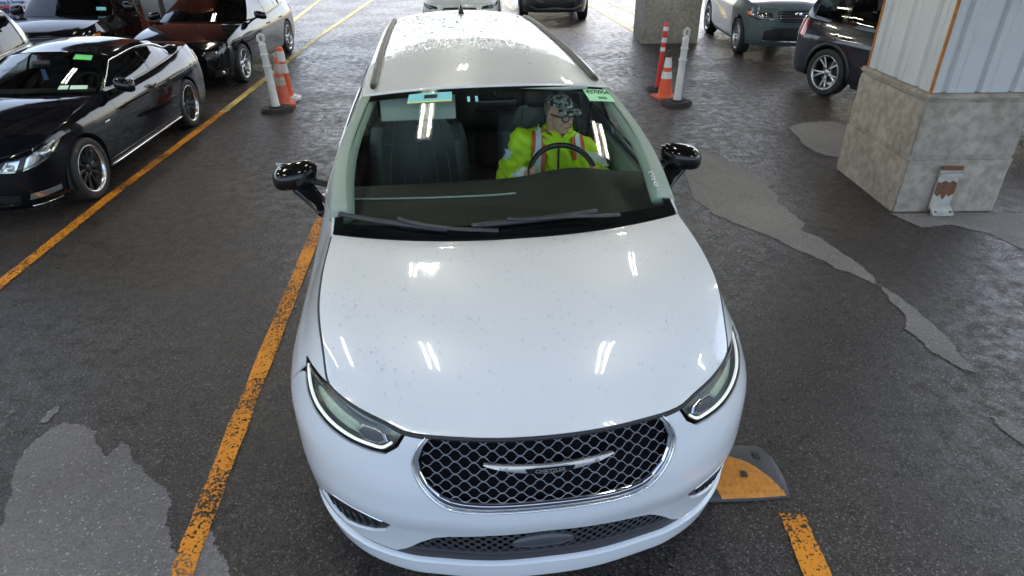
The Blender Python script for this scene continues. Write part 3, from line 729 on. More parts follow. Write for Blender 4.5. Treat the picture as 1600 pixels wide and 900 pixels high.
    def side_glass(c, wins, off=.045, rail=.05, offC=None, first=None):
        """wins: list of (ly0, ly1) panes; greenhouse flank with one opening, panes and dark pillars between"""
        yA, yB = wins[0][0], wins[-1][1]
        def outline(y0, y1, g=0.):
            ys = np.linspace(y0, y1, max(8, int((y1 - y0) / .025))); q = [(y, *c.zwin(y, off + g, rail + g)) for y in ys]; q = [(y, a + g, b) for y, a, b in q if b - a > .012 + g]
            return [(y, a) for y, a, b in q] + [(y, b) for y, a, b in q][::-1]
        hole = outline(yA, yB)
        ys = np.linspace(c.lyA + .01, c.lyC - .01, 60); bot = [(y, float(np.interp(y, c._by, c._bz)) + .002) for y in ys]
        z1 = np.linspace(bot[-1][1], float(c.re(c.rr[1])), 12)[1:]; rr = [(float(c.lyC_z(z)), z) for z in z1]
        yt = np.linspace(c.rr[1], c.rf[1], 40)[1:]; tp = [(y, float(c.re(y))) for y in yt]
        z0 = np.linspace(float(c.re(c.rf[1])), bot[0][1], 14)[1:-1]; aa = [(float(c.lyA_z(z)), z) for z in z0]
        poly = bot + rr + tp + aa
        for sg in (1, -1):
            fl = sg < 0
            fr = c.add('side_frame', poly, c.G(sg), c.paint, [hole], step=.07, flange=.02, flip=fl)
            c.add('window_trim', hole, c.G(sg, -.012), c.pillar, [outline(y0, y1, .012) for y0, y1 in wins], step=.08, flange=.01, flip=fl, parent=fr)
            for k_, (y0, y1) in enumerate(wins): c.add('side_window', outline(y0, y1, .006), c.G(sg, -.016), (first if first and k_ == 0 else c.glassm), step=.12, flange=0, flip=fl)
    def mirror(c, ly, z, x, m=None, size=(.13, .09, .085), sides=(1, -1)):
        for sg in sides:
            mb = MB(); bm = bmesh.new(); bmesh.ops.create_uvsphere(bm, u_segments=20, v_segments=12, radius=1)
            for v in bm.verts:
                p = v.co; p.y = p.y if p.y < 0 else p.y * .35
                p.x = math.copysign(abs(p.x) ** .72, p.x); p.z = math.copysign(abs(p.z) ** .66, p.z)
                v.co = Vector((p.x * size[0], p.y * size[1], p.z * size[2] - .02 * p.x))
            bm.verts.index_update()
            mb.add([(sg * (x + v.co.x), ly + v.co.y + c.off[1], z + v.co.z) for v in bm.verts], [[v.index for v in (list(f.verts) if sg > 0 else list(f.verts)[::-1])] for f in bm.faces]); bm.free()
            xb = x - size[0] - .07
            o = mb.build('door_mirror', m or c.paint, c.root)
            ab = MB(); ab.tube([(sg * xb, ly + .03 + c.off[1], z - .09), (sg * (xb + .06), ly + .01 + c.off[1], z - .06), (sg * (x - .02), ly + c.off[1], z - .02)], [.035, .03, .035], 8, flat=.6); ab.build('mirror_arm', M_BLACKP, o)
            gb = MB(); gb.box((sg * x, ly + .035 * size[1] / .09 + c.off[1], z), (size[0] * 1.7, .004, size[2] * 1.5), bev=.002); gb.build('mirror_glass', M_CHROME, o)
    def lamp(c, name, poly, fn_lift, inner=None, lensm=None, deep=.05, both=True, domain='W', bulbs=2, bm_=None):
        """head or tail lamp: dark bowl behind, bulbs, clear lens in front, on the shell's (s, z) outline"""
        f0 = (c.W if domain == 'W' else None)
        for k, p in enumerate(two_sided(poly) if both else [poly]):
            o = panel(name, p, c.W(.001 + fn_lift), lensm or M_LENS, c.root, step=.05, flange=0)
            pc = np.mean(np.asarray(p), 0); q = [tuple(pc + (np.asarray(v) - pc) * .96) for v in p]
            panel('lamp_bowl', q, c.W(-deep), inner or M_LAMPD, o, step=.05, flange=-deep * .95)
            a = np.asarray(p); i0, i1 = a[:, 0].min(), a[:, 0].max()
            for j in range(bulbs):
                s = i0 + (i1 - i0) * (j + .8) / (bulbs + .6); zs = a[np.abs(a[:, 0] - s) < (i1 - i0) * .3][:, 1]; z = (zs.min() + zs.max()) / 2; r = min(.055, (zs.max() - zs.min()) * .3)
                P0 = c.W(-deep * .9)(s, z); P1 = c.W(-deep * .2)(s, z)
                mb = MB(); ax = (P1 - P0) / np.linalg.norm(P1 - P0)
                mb.tube([P0, P0 + ax * deep * .35, P1, P0 + ax * deep * .45, P0 + ax * deep * .3], [r * .9, r, r * .98, r * .75, .001], 16, cap=False)
                mb.build('reflector', M_LAMPIN, o)
    def plate(c, name, poly, m, lift=-.02, holes=(), parent=None, flange=.01, step=None):
        return panel(name, poly, c.W(lift), m, parent or c.root, holes, step or c.step, flange)
    def bars(c, n, z0, z1, s0, s1, m, r=.008, lift=-.01, name='grille_bar', poly=None, flat=.6):
        """horizontal grille bars, each its own part"""
        for i in range(n):
            z = z0 + (z1 - z0) * (i + .5) / n; ss = np.linspace(s0, s1, 40)
            if poly is not None:
                ok = inside(poly, np.stack([ss, ss * 0 + z], 1)); ss = ss[ok]
                if len(ss) < 4: continue
            mb = MB(); mb.tube(c.W(lift)(ss, ss * 0 + z), r, 6, flat=flat, up=(0, 0, 1)); mb.build(name, m, c.root)
    def under(c, zr=.2, seats=True, dash=True):
        """floor pan, dashboard, seats: what shows through the glass"""
        L = c.L; w = float(np.max(c.sh.P[:, 0])) - .12; mb = MB()
        mb.box((0, .1, zr + .06), (2 * w - .1, L - 1.9, .1), bev=.02); mb.build('floor_pan', M_INT, c.root)
        yA, zA = c.cowl
        if dash:
            mb = MB(); mb.box((0, yA + .42 + c.off[1], zA - .17), (2 * w - .14, .62, .26), bev=.07, rx=math.radians(-4)); mb.build('dashboard', M_INT, c.root)
            mb = MB(); t = np.linspace(0, 2 * np.pi, 25); cx, cy, cz = .37, yA + .82 + c.off[1], zA - .1
            mb.tube([(cx + .18 * math.cos(a), cy + .07 * math.sin(a), cz + .17 * math.sin(a)) for a in t], .014, 8, cap=False); mb.build('steering_wheel', M_INT, c.root)
        if seats:
            for (yy, xs) in ((yA + 1.45, (-.37, .37)), (yA + 2.3, (-.37, .37))):
                if yy > c.lyC - .1: continue
                for x in xs:
                    mb = MB(); zt = float(c.rc(c.rf[0] + .3)); mb.box((x, yy + c.off[1], zt - .70), (.5, .16, .62), bev=.06, rx=math.radians(-14)); mb.box((x, yy + .09 + c.off[1], zt - .32), (.27, .1, .18), bev=.045, rx=math.radians(-8))
                    mb.box((x, yy - .3 + c.off[1], zt - 1.0), (.5, .5, .16), bev=.05); mb.build('seat', M_SEAT, c.root)

def make_wheel(R, w, style):
    """wheel (spokes + hub) with tyre and rim as its pieces, outer face towards +X, centred on the contact-plane axle"""
    rr = R * style.get('rim', .72); mb = MB(); n = style.get('n', 5); tw = style.get('twin', 0.); sw = style.get('sw', .06)
    mb.lathe([(.0, w*.30), (.028, w*.30), (.05, w*.24), (.07, w*.16), (.075, w*.05)], 18, axis='X')
    for k in range(n):
        for d in ((-tw, tw) if tw else (0,)):
            a0 = 2 * math.pi * k / n; P0 = np.array([w*.2, 0, 0]); p = []
            for t in np.linspace(.2, 1, 6):
                a = a0 + d * (t ** .8 if not style.get('vee') else (1.2 - .9 * t)); q = rr * .96 * t
                p.append((w * (.24 + .08 * t - .04 * math.sin(t * 3)), q * math.cos(a), q * math.sin(a)))
            wd = np.linspace(sw * .6, sw * .42, 6) * (.62 if tw else 1.)
            mb.tube(p, wd, 6, flat=.55, up=(1, 0, 0))
    mb.lathe([(rr * .55, w*.02), (rr * .3, w*.04), (.0, w*.04)], 20, axis='X', mi=1)
    o = mb.build('wheel', None, None, mats=[style.get('m', M_ALLOY), M_INT])
    tb = MB(); tb.lathe([(rr*1.0, -w*.42), (rr*1.05, -w*.5), (R*.93, -w*.5), (R*.985, -w*.44), (R, -w*.36), (R, w*.36), (R*.985, w*.44), (R*.93, w*.495), (rr*1.12, w*.5), (rr*1.03, w*.46), (rr*1.0, w*.42)], 40, axis='X')
    for q in (-.22, -.07, .08, .23):   # tread grooves
        tb.lathe([(R + .001, w*(q - .012)), (R + .002, w*q), (R + .001, w*(q + .012))], 40, axis='X')
    tb.build('tyre', M_TYRE, o)
    rb = MB(); rb.lathe([(rr*1.0, w*.44), (rr*1.035, w*.47), (rr*1.01, w*.485), (rr*.955, w*.45), (rr*.93, w*.3), (rr*.9, w*.0), (rr*.88, -w*.4)], 40, axis='X')
    rb.build('rim', style.get('rm', style.get('m', M_ALLOY)), o)
    bd = MB(); bd.lathe([(0, -w*.12), (rr*.62, -w*.12), (rr*.62, -w*.06), (0, -w*.06)], 24, axis='X'); bd.build('brake_disc', mat('brake_iron', (.2, .19, .18), .4, metal=.9, var=.3), o)
    return o
# ------------------------------------------------------------------ white minivan (middle of the picture)
PAINT_W = mat('white_car_paint', (.76, .775, .80), .32, coat=.8, var=.015, scale=3, coat_rough=.02)
M_WS = glass('windscreen_glass', (.86, .94, .90), 1.48)
M_GREYTRIM = mat('pale_green_grey_trim', (.30, .36, .32), .6, var=.06, scale=40)
M_DASH = mat('charcoal_dash', (.009, .011, .011), .6, var=.2, scale=60, bump=.05)
M_LEATHER = mat('black_leather', (.028, .034, .033), .42, var=.2, scale=70, bump=.08)
M_STITCH = mat('grey_stitching', (.14, .15, .15), .6)
M_DRL = mat('white_light_strip', (.9, .92, .9), .3, emit=.2, ecol=(.95, 1, .93))
M_WATER = glass('rain_water', (.93, .95, .97), 1.38)

VAN_PLAN = [(0,-.12),(.2,-.11),(.42,-.065),(.54,-.03),(.71,.065),(.83,.18),(.92,.32),(.985,.50),(1.02,.72),(1.035,1.0),(1.04,2),(1.04,3.5),(1.02,4.3),(.97,4.8),(.85,5.05),(.6,5.14),(0,5.18)]
VAN_DF = [(.18,.085),(.22,.075),(.35,.06),(.47,.035),(.6,.0),(.68,0),(.84,.03),(.95,.06),(.99,.09),(1.1,.2)]
VAN_DS = [(.18,.06),(.35,.02),(.55,0),(.75,0),(.9,.045),(.98,.09),(1.1,.145),(1.207,.195),(1.25,.22),(1.4,.3)]
VAN_DR = [(.18,.08),(.4,0),(.75,0),(1.0,.05),(1.2,.09),(1.4,.16)]
VAN_DK = [(0,1),(1.15,1),(1.8,.58),(5,.5)]
VAN_NOSE, VAN_YAW = (.115, 1.72), math.radians(6.8)
vsh = Shell(VAN_PLAN, VAN_DF, VAN_DS, VAN_DR, VAN_DK)
van = CarB('minivan', 'white minivan with chrome wing badge and honeycomb grille, driver in yellow jacket inside', 'minivan', None,
    VAN_NOSE, VAN_YAW, 5.0, vsh,
    [('c',0,.952),('s',.22,.953),('s',.441,.952),('s',.521,.957),('s',.616,.974),('s',.78,.989),('s',.942,1.004),('s',1.081,1.072),('s',1.262,1.145),('s',1.5,1.205),('s',1.80,1.248),('s',1.95,1.235),('s',2.3,1.20),('s',3.6,1.20),('s',5.4,1.19),('e',0,1.16)],
    PAINT_W, dict(yf=1.02, yr=4.09, R=.36, arch=.40, x=.90, w=.235), (10.942, 1.05), (.80, 4.88),
    dict(w=[(1.0,.715),(2.05,.703),(3,.70),(4,.685),(5,.655)], e=[(1.0,1.615),(2.05,1.625),(3,1.645),(4,1.645),(5,1.615)], c=[(1.9,1.655),(2.0,1.668),(2.6,1.70),(3.4,1.718),(4.4,1.712),(5.05,1.69)], front=(2.0, 2.05), rear=(5.02, 4.96), ap=1.1),
    (.90, 1.243), (5.08, 1.16), hood_bump=.035, step=.045, glassm=M_TINT, wsm=M_WS)
def hood_crease(b, a):
    w = .40 + .22 * a; x = np.abs(b)
    return .0045 * np.exp(-((x - w) / .09) ** 2) * np.clip(a * 2.2, 0, 1) * np.clip((1 - a) * 4, 0, 1)
v_hood = van.hood(bump=hood_crease)
def wet_roof():
    m = PAINT_W.copy(); m.name = 'wet_white_car_paint'; t = m.node_tree; p = t.nodes['Principled BSDF']; tc = t.nodes.new('ShaderNodeTexCoord')
    def nz(sx_, sy_, a, b):
        mp = t.nodes.new('ShaderNodeMapping'); mp.inputs['Scale'].default_value = (sx_, sy_, 1); t.links.new(tc.outputs['Object'], mp.inputs[0]); n = t.nodes.new('ShaderNodeTexNoise'); n.inputs['Scale'].default_value = 1; n.inputs['Detail'].default_value = 4; t.links.new(mp.outputs[0], n.inputs['Vector'])
        r = t.nodes.new('ShaderNodeMapRange'); r.inputs['From Min'].default_value = a; r.inputs['From Max'].default_value = b; t.links.new(n.outputs['Fac'], r.inputs['Value']); return r.outputs[0]
    a = nz(46, 15, .53, .63); b = nz(22, .9, .62, .68); mx = t.nodes.new('ShaderNodeMath'); mx.operation = 'MAXIMUM'; t.links.new(a, mx.inputs[0]); t.links.new(b, mx.inputs[1])
    bp = t.nodes.new('ShaderNodeBump'); bp.inputs['Strength'].default_value = .9; bp.inputs['Distance'].default_value = .006; sp = t.nodes.new('ShaderNodeSeparateXYZ'); t.links.new(tc.outputs['Object'], sp.inputs[0]); mk = t.nodes.new('ShaderNodeMapRange'); mk.inputs['From Min'].default_value = .2; mk.inputs['From Max'].default_value = 1.9; t.links.new(sp.outputs['Y'], mk.inputs['Value'])
    ml = t.nodes.new('ShaderNodeMath'); ml.operation = 'MULTIPLY'; t.links.new(mk.outputs[0], ml.inputs[0]); t.links.new(mx.outputs[0], ml.inputs[1]); t.links.new(ml.outputs[0], bp.inputs['Height'])
    t.links.new(bp.outputs[0], p.inputs['Normal']); t.links.new(bp.outputs[0], p.inputs['Coat Normal']); return m
van.roof(wet_roof()); van.screens(border=.05)
van.side_glass([(1.60, 2.72), (2.78, 3.78), (3.84, 4.72)], rail=.055, first=glass('clear_side_glass', (.82,.88,.85), 1.5))
van.liner(); van.wheelset(dict(n=5, twin=.16, sw=.075, m=M_ALLOY))

GR = [(.441,.945),(.468,.908),(.490,.850),(.481,.805),(.457,.755),(.411,.698),(.371,.668),(.323,.656),(.254,.653),(.165,.655),(.069,.656),(0,.656)]
HL = [(.530,.946),(.616,.967),(.78,.982),(.942,.996),(1.09,.993),(1.238,.981),(1.17,.953),(1.094,.924),(1.0,.897),(.892,.879),(.767,.867),(.67,.864),(.61,.868),(.562,.90)]
LOWT = [(0,.522),(.21,.505),(.38,.475),(.435,.458),(.504,.408),(.575,.345),(.627,.312)]
FOG = [(1.041,.425),(1.00,.37),(.888,.345),(.714,.405),(.653,.44),(.602,.505),(.642,.522),(.755,.545),(.878,.535),(.98,.49)]
ys = np.linspace(.622, .70, 8)
arch_f = [(float(vsh.s_y(y, .6)), .36 + math.sqrt(max(0, .40**2 - (y - 1.02)**2))) for y in ys]
arch_f = [p for p in arch_f if p[1] > .33]
half = LOWT + [(.8,.316),(1.0,.322),(arch_f[0][0],.33)] + arch_f + [(1.38,.76),(1.26,.88),(1.20,.935)] + [(1.165,.943),(1.094,.915),(1.0,.888),(.892,.870),(.767,.858),(.67,.855),(.60,.858),(.548,.896),(.518,.945)] + GR
poly = half + [(-s, z) for s, z in half[::-1]][1:-1]
fogs = two_sided(FOG[::-1])
bumper = van.add('front_bumper', poly, van.W(), PAINT_W, [[tuple(q) for q in f] for f in fogs], step=.035, flange=.014)
for p in two_sided([(1.245,.987),(1.222,.948),(1.275,.885),(1.395,.762)] + [(float(vsh.s_y(y,.6)), van.low(y,.25)) for y in np.linspace(.712, 1.615, 60)] + [(float(vsh.s_y(y,.6)), float(van.zt(vsh.s_y(y,1.0)))-.004) for y in np.linspace(1.615, 1.03, 16)] + [(s, float(van.zt(s))-.004) for s in np.linspace(1.79, .955, 22)] + [(1.09,1.000)]):
    van.add('front_wing', p, van.W(), PAINT_W)
# lower lip, air dam, crash backing
lip = [(s, .205) for s in np.linspace(-1.22, 1.22, 60)] + [(s, .295 - .02 * abs(s)) for s in np.linspace(1.22, -1.22, 60)]
van.plate('lower_lip', lip, PAINT_W, lift=.012, flange=.04)
dam = [(s, .19) for s in np.linspace(-1.15, 1.15, 50)] + [(s, .94 - .02*abs(s)) for s in np.linspace(.5, -.5, 20)]
van.plate('front_backing', [(-.98,.20),(.98,.20),(.98,.5),(.5,.62),(.5,.93),(-.5,.93),(-.5,.62),(-.98,.5)], M_BLACKP, lift=-.06, flange=0)
van.plate('air_dam_edge', [(s, .282-.02*abs(s)) for s in np.linspace(-1.2,1.2,50)] + [(s, .335) for s in np.linspace(1.2,-1.2,50)], M_BLACKP, lift=-.012, flange=.03)
# main grille: chrome frame, honeycomb wires, badge
GRf = GR + [(-s, z) for s, z in GR[::-1]][1:]
GRi = [(.427,.945),(.452,.908),(.472,.852),(.464,.81),(.441,.763),(.398,.716),(.360,.694),(.316,.684),(.25,.680),(.165,.681),(.069,.682),(0,.682)]
GRif = GRi + [(-s, z) for s, z in GRi[::-1]][1:]
ring = GR + [(-s, z) for s, z in GR[::-1]][1:] + [(-s, z) for s, z in GRi] + [(s, z) for s, z in GRi[::-1]][1:]
grille = van.plate('grille', [(s, min(z, .944)) for s, z in GRf], mat('grille_void', (.005,.005,.006), .9, var=.2, spec=.1), lift=-.045, flange=0)
panel('grille_frame', ring, van.W(-.004), M_CHROME, grille, step=.03, flange=.025)
mb = MB(); q = catmull(np.array([(s, min(z, .943)) for s, z in GRf]), 6); mb.tube(van.W(.002)(q[:,0], q[:,1]), .0042, 6, cap=False); mb.build('grille_outline', mat('bright_trim', (.82,.83,.85), .22, metal=.75, var=.03), grille)
def wires(name, fn, poly, z0, rows, h, p, r, m, parent, s0, s1, n=6):
    mb = MB()
    for i in range(rows):
        ss = np.arange(s0, s1, p / 14); zz = z0 + i * h + (-1) ** i * h * .46 * np.sign(np.cos(2*np.pi*ss/p)) * np.abs(np.cos(2*np.pi*ss/p)) ** .7
        ok = inside(poly, np.stack([ss, zz], 1)); k = 0
        while k < len(ss):
            if not ok[k]: k += 1; continue
            j = k
            while j < len(ss) and ok[j]: j += 1
            if j - k > 3: mb.tube(fn(ss[k:j], zz[k:j]), r, 5)
            k = j
    return mb.build(name, m, parent)
M_WIRE = mat('satin_chrome_wire', (.30, .31, .34), .3, metal=1.)
wires('honeycomb', van.W(-.02), GRif, .696, 11, .0240, .068, .0019, M_WIRE, grille, -.46, .46)
# wing badge
bx = np.linspace(-.235, .235, 41); up_ = .850 + .012*np.abs(bx/.235)**1.5; th = .030 * (1 - np.abs(bx/.235) ** 1.8) + .004
bad = [(x, z) for x, z in zip(bx, up_)] + [(x, z) for x, z in zip(bx[::-1], (up_ - th)[::-1])]
badge = panel('badge', bad[::-1], lambda s, z: van.W(.012)(s, z) + np.array([0, .35, 0])*np.abs(z - .842 - .0)[..., None]*.5, mat('badge_silver', (.78,.79,.82), .2, metal=.8, var=.05), grille, step=.02, flange=.02)
panel('badge_plate', [(-.078,.824),(.078,.824),(.088,.842),(-.088,.842)], van.W(.0155), M_GLOSSB, grille, step=.03, flange=.003)
text_on('badge_lettering', 'CHRYSLER', .0185, lambda x, y: van.W(.0175)(np.float64(x*1.25), np.float64(.833 + y)), M_CHROME, grille, .0004)
# lower grille
LG = LOWT[:-1] + [(.56,.318),(.3,.318),(0,.325)]; LGf = LG + [(-s, z) for s, z in LG[::-1]][1:-1]
lowg = van.plate('lower_grille', [(s, z) for s, z in LGf], mat('grille_void'), lift=-.04, flange=0)
M_GRID = mat('dark_grille_plastic', (.045, .045, .05), .4)
for q in range(2): wires('lower_mesh', van.W(-.022), LGf, .325 + q*.011, 9, .022, .046, .0024, M_GRID, lowg, -.6, .6)
mb = MB(); bm = bmesh.new(); bmesh.ops.create_uvsphere(bm, u_segments=24, v_segments=10, radius=1)
for v in bm.verts: v.co = Vector((v.co.x*.125, v.co.y*.02, v.co.z*.036 - .012*(v.co.x**2)))
pc = van.W(-.02)(np.float64(-.01), np.float64(.415)); bm.verts.index_update()
mb.add([Vector(pc) + v.co for v in bm.verts], [[v.index for v in f.verts] for f in bm.faces]); bm.free(); mb.build('radar_cover', mat('grey_plastic_cover', (.07,.07,.08), .3), lowg)
# corner lamps in the bumper
for f in fogs:
    fb = van.plate('corner_bezel', f, M_BLACKP, lift=-.013, flange=0)
    sg = 1 if f[:, 0].mean() > 0 else -1
    top = [(.975,.485),(.878,.522),(.755,.531),(.645,.510)]; mb = MB(); q = catmull(top, 10)
    mb.tube(van.W(-.004)(sg*q[:,0], q[:,1]), .007, 6); mb.build('chrome_bar', M_CHROME, fb)
    mb = MB()
    for k in range(7):
        s = .70 + k*.045; zb_ = np.interp(s, [.653,.714,.888,1.0], [.445,.415,.36,.39]); mb.tube(van.W(-.009)(sg*np.array([s, s+.02]), np.array([zb_+.01, zb_+.075])), .0045, 5)
    mb.build('lamp_ribs', M_LAMPD, fb)
# headlamps
for sg, p in zip((1, -1), two_sided(HL[::-1])):
    lens = panel('headlamp', p, van.W(.002), M_LENS, van.root, step=.04, flange=0)
    pc = np.mean(p, 0); q = [tuple(pc + (v - pc) * .985) for v in p]
    panel('lamp_bowl', q, van.W(-.05), mat('pale_lamp_bowl', (.20,.235,.20), .3, metal=.3, var=.35, scale=40), lens, step=.04, flange=-.048)
    low = catmull([(1.20,.966),(1.094,.934),(1.0,.909),(.892,.891),(.767,.879),(.67,.876),(.615,.879),(.578,.905)], 8); mb = MB()
    mb.tube(van.W(-.012)(sg*low[:,0], low[:,1]), .0062, 8, flat=.8); mb.build('light_strip', M_DRL, lens)
    upp = catmull([(1.19,.970),(1.05,.972),(.942,.975),(.78,.960),(.66,.945)], 8); mb = MB(); mb.tube(van.W(-.02)(sg*upp[:,0], upp[:,1]), .010, 6, flat=.7); mb.build('upper_trim', M_GLOSSB, lens)
    refl = [(.70,.889),(.80,.890),(.95,.906),(1.08,.938),(1.05,.955),(.9,.945),(.76,.93)]
    pr = two_sided(refl)[0 if sg > 0 else 1]; panel('reflector', pr, van.W(-.036), mat('pale_green_reflector', (.42,.52,.40), .35, metal=.3, var=.35, scale=60), lens, step=.03, flange=.01)
    proj_ = [(.600,.90),(.63,.885),(.70,.885),(.745,.912),(.72,.938),(.66,.938),(.615,.925)]
    pj = two_sided(proj_)[0 if sg > 0 else 1]; pb = panel('projector_bezel', pj, van.W(-.018), M_CHROME, lens, step=.02, flange=.02)
    pc = np.mean(pj, 0); panel('projector_lens', [tuple(pc + (v-pc)*.78) for v in pj], van.W(-.012), mat('dark_projector', (.09,.085,.1), .1, coat=1), lens, step=.02, flange=.004)
# black tubes added in the shut lines to stand in for gap shade
for sg in (1, -1):
    ss = np.linspace(.45, 1.80, 60); mb = MB(); P = vsh.W(sg*ss, van.zt(ss)) + van.off + [-sg*.004, 0, -.010]; mb.tube(P, .0095, 6); mb.build('bonnet_gap_shade', M_BLACKP, van.root)
ss = np.linspace(-.5, .5, 40); mb = MB(); mb.tube(vsh.W(ss, van.zt(np.abs(ss))) + van.off + [0, .006, -.012], .009, 6); mb.build('bonnet_gap_shade', M_BLACKP, van.root)
# flanks, tail
van.flank('front_door', 1.615, 2.74, .24); van.flank('sliding_door', 2.74, 3.80, .24); van.flank('rear_wing', 3.80, 4.60, .25)
van.back('tailgate', 4.60, .25)
van.flank('sill', 1.45, 3.66, .17, M_BLACKP, ztop=.238)
rl = van.wsS(rear=True)
for sg, p in zip((1,-1), two_sided([(vsh.s_y(4.78,.9),.86),(vsh.s_y(5.0,.9),.86),(vsh.s_y(5.0,.9),1.12),(vsh.s_y(4.80,.9),1.12)])): van.plate('tail_lamp', p, M_RED, lift=.006)
# roof rails, aerial, door handles
for sg in (1, -1):
    yy = np.linspace(2.12, 4.9, 40); b = np.full(40, sg*.925); mb = MB(); P = van.roofS(.012)(b, yy)
    mb.tube(P, np.r_[.012, np.full(38, .022), .012], 8, flat=.55, up=(0,0,1)); mb.build('roof_rail', M_BLACKP, van.root)
    for y in (1.98, 3.0):
        ss = vsh.s_y(y + np.linspace(0, .24, 9), 1.0); P = vsh.W(ss*sg, np.full(9, 1.02)) + van.off; P[:, 0] += sg * .038 * np.sin(np.linspace(0, np.pi, 9))**.6
        mb = MB(); mb.tube(P, .014, 8); mb.build('door_handle', M_CHROME if sg < 0 else PAINT_W, van.root)
mb = MB(); P0 = van.roofS(.0)(np.float64(0.), np.float64(4.72))
mb.add([P0 + d for d in ((-.022,-.11,0),(.022,-.11,0),(.03,.06,0),(-.03,.06,0),(0,.03,.085),(0,.055,.08))], [(0,1,4),(1,2,5,4),(2,3,5),(3,0,4,5),(3,2,1,0)]); mb.build('shark_fin_aerial', M_GLOSSB, van.root)
# mirrors: gloss black heads on slim arms
van.mirror(1.80, 1.272, 1.090, M_GLOSSB, (.122, .12, .070))
for sg in (1, -1):
    mb = MB(); mb.tube(catmull(np.array([vl0 + np.array([0, van.off[1], 0]) for vl0 in (np.array([sg*1.06,1.76,1.215]), np.array([sg*.99,1.70,1.165]), np.array([sg*.945,1.64,1.13]), np.array([sg*.925,1.60,1.115]))]), 6), np.linspace(.066,.044,19), 10, flat=.55); mb.build('mirror_stem', M_GLOSSB, van.root)
# wipers
WS = van.wsS
def ws_tube(name, ba, r, m, lift=.018, par=None, flat=None):
    q = catmull(np.array(ba), 10); P = WS(0)(q[:,0], q[:,1]); n_ = np.array([0,-.42,.9]); mb = MB(); mb.tube(P + n_*lift, r, 6, flat=flat); return mb.build(name, m, par or van.root)
M_WIP = mat('wiper_grey', (.035,.035,.042), .4)
for blade, arm in (([(-.955,.108),(-.80,.085),(-.60,.062),(-.36,.035)], [(-.62,.082),(-.55,.06),(-.35,.03),(-.08,.008)]),
                   ([(-.22,.050),(.05,.062),(.30,.072),(.50,.078)], [(-.02,.066),(.05,.060),(.30,.055),(.62,.03)])):
    w = ws_tube('wiper_blade', blade, .013, M_WIP); ws_tube('wiper_arm', arm, .013, M_WIP, .035, w, .6)
# cowl tray under the wipers
ct = [( -.98,.985),(.98,.985)]
panel('cowl_tray', [(-.985,0.),(.985,0.),(.985,.16),(-.985,.16)], lambda b, a: (WS(-.02)(b, a - .13)), M_BLACKP, van.root, step=.08, flange=0)
# stickers on the glass
def sticker(name, b0, b1, a0, a1, m, lift=.003, par=None, skew=0.):
    return panel(name, [(b0, a0), (b1, a0 - skew), (b1, a1 - skew), (b0, a1)], WS(lift), m, par or van.ws, step=.04, flange=0)
M_GST = mat('pale_green_sticker', (.42,.86,.50), .6, var=.05); M_CST = mat('cyan_sticker', (.24,.66,.72), .6, var=.1, scale=90); M_INK = mat('black_ink', (.01,.01,.012), .7); M_WHT = mat('white_marker', (.85,.86,.86), .6)
st = sticker('stock_number_sticker', .745, .965, .845, .955, M_GST)
text_on('sticker_number', '4370954', .052, lambda x, y: WS(.005)(np.float64(.855 + x*1.02), np.float64(.925 + y*.95)), M_INK, van.ws, .0012)
sticker('sticker_barcode', .83, .90, .862, .885, mat('barcode_green_dark', (.12,.3,.16), .6), .005)
st2 = sticker('inspection_sticker', -.62, -.29, .88, .952, M_CST); sticker('sticker_edge', -.62, -.29, .872, .882, mat('yellow_edge', (.75,.8,.15), .6), .004)
sticker('sticker_print', -.50, -.40, .905, .935, M_INK, .005)
sticker('small_sticker', -.175, -.155, .86, .905, M_CST); sticker('small_sticker', -.115, -.095, .86, .905, M_CST)
mb = MB()
for stroke in ([(.925,.165),(.938,.168)], [(.912,.195),(.93,.19),(.935,.215),(.918,.222),(.912,.20)], [(.905,.24),(.925,.235),(.93,.25),(.91,.262),(.93,.27),(.922,.29),(.90,.285)]):
    q = np.array(stroke); mb.tube(WS(.003)(q[:,0], q[:,1]), .003, 4)
mb.build('marker_writing', M_WHT, van.ws)
# cabin
def vl(x, y, z): return (x, y + van.off[1], z)
van.under(.2, seats=False, dash=False)
mb = MB(); mb.box(vl(0, 3.2, .40), (1.86, 3.2, .06), bev=.01); mb.build('cabin_floor', M_INT, van.root)
mb = MB(); mb.box(vl(0, 2.25, .66), (.26, 1.0, .36), bev=.05); mb.build('centre_console', M_DASH, van.root)
mb = MB(); mb.box(vl(0, 4.2, .80), (1.6, .2, .75), bev=.06); mb.build('third_row', M_LEATHER, van.root)
def dashS(u, v):   # u across, v 0 at glass .. 1 over the instruments .. 1.6 down the face
    x = u * .86; hump = .035*np.exp(-((x - .43)/.24)**2); f = np.clip(v, 0, 1)
    y = 1.12 + .18*u*u*(1-f) + .56*f + .03*np.exp(-((x-.43)/.25)**2)*f + .05*np.clip(v-1, 0, 1) ; z = 1.185 + (.045 + hump)*np.sin(f*np.pi*.5)**1.5 - .55*np.clip(v-1, 0, 1)**1.2
    return np.stack([x, y + van.off[1], z], -1)
panel('dashboard', [(-1,0),(1,0),(1,1.6),(-1,1.6)], dashS, M_DASH, van.root, step=.06, flange=.02)
mb = MB(); q = np.linspace(-.95, .1, 20); mb.tube(dashS(q, q*0+.62) + [0,0,.004], .006, 5); mb.build('dash_trim_line', M_GREYTRIM, van.root)
t = np.linspace(0, 2*np.pi, 41); wc = np.array(vl(.435, 1.97, 1.125)); mb = MB(); wu = np.array([0,.68,.733])*.195; wx = np.array([1,0,0])*.2
mb.tube([wc + math.cos(a)*wx + math.sin(a)*wu for a in t], .017, 10, cap=False)
for a in (math.radians(200), math.radians(-20), math.radians(270)): mb.tube([wc + np.array([0,-.03,-.01]), wc + (math.cos(a)*wx + math.sin(a)*wu)*.97], [.03,.016], 8, flat=.5)
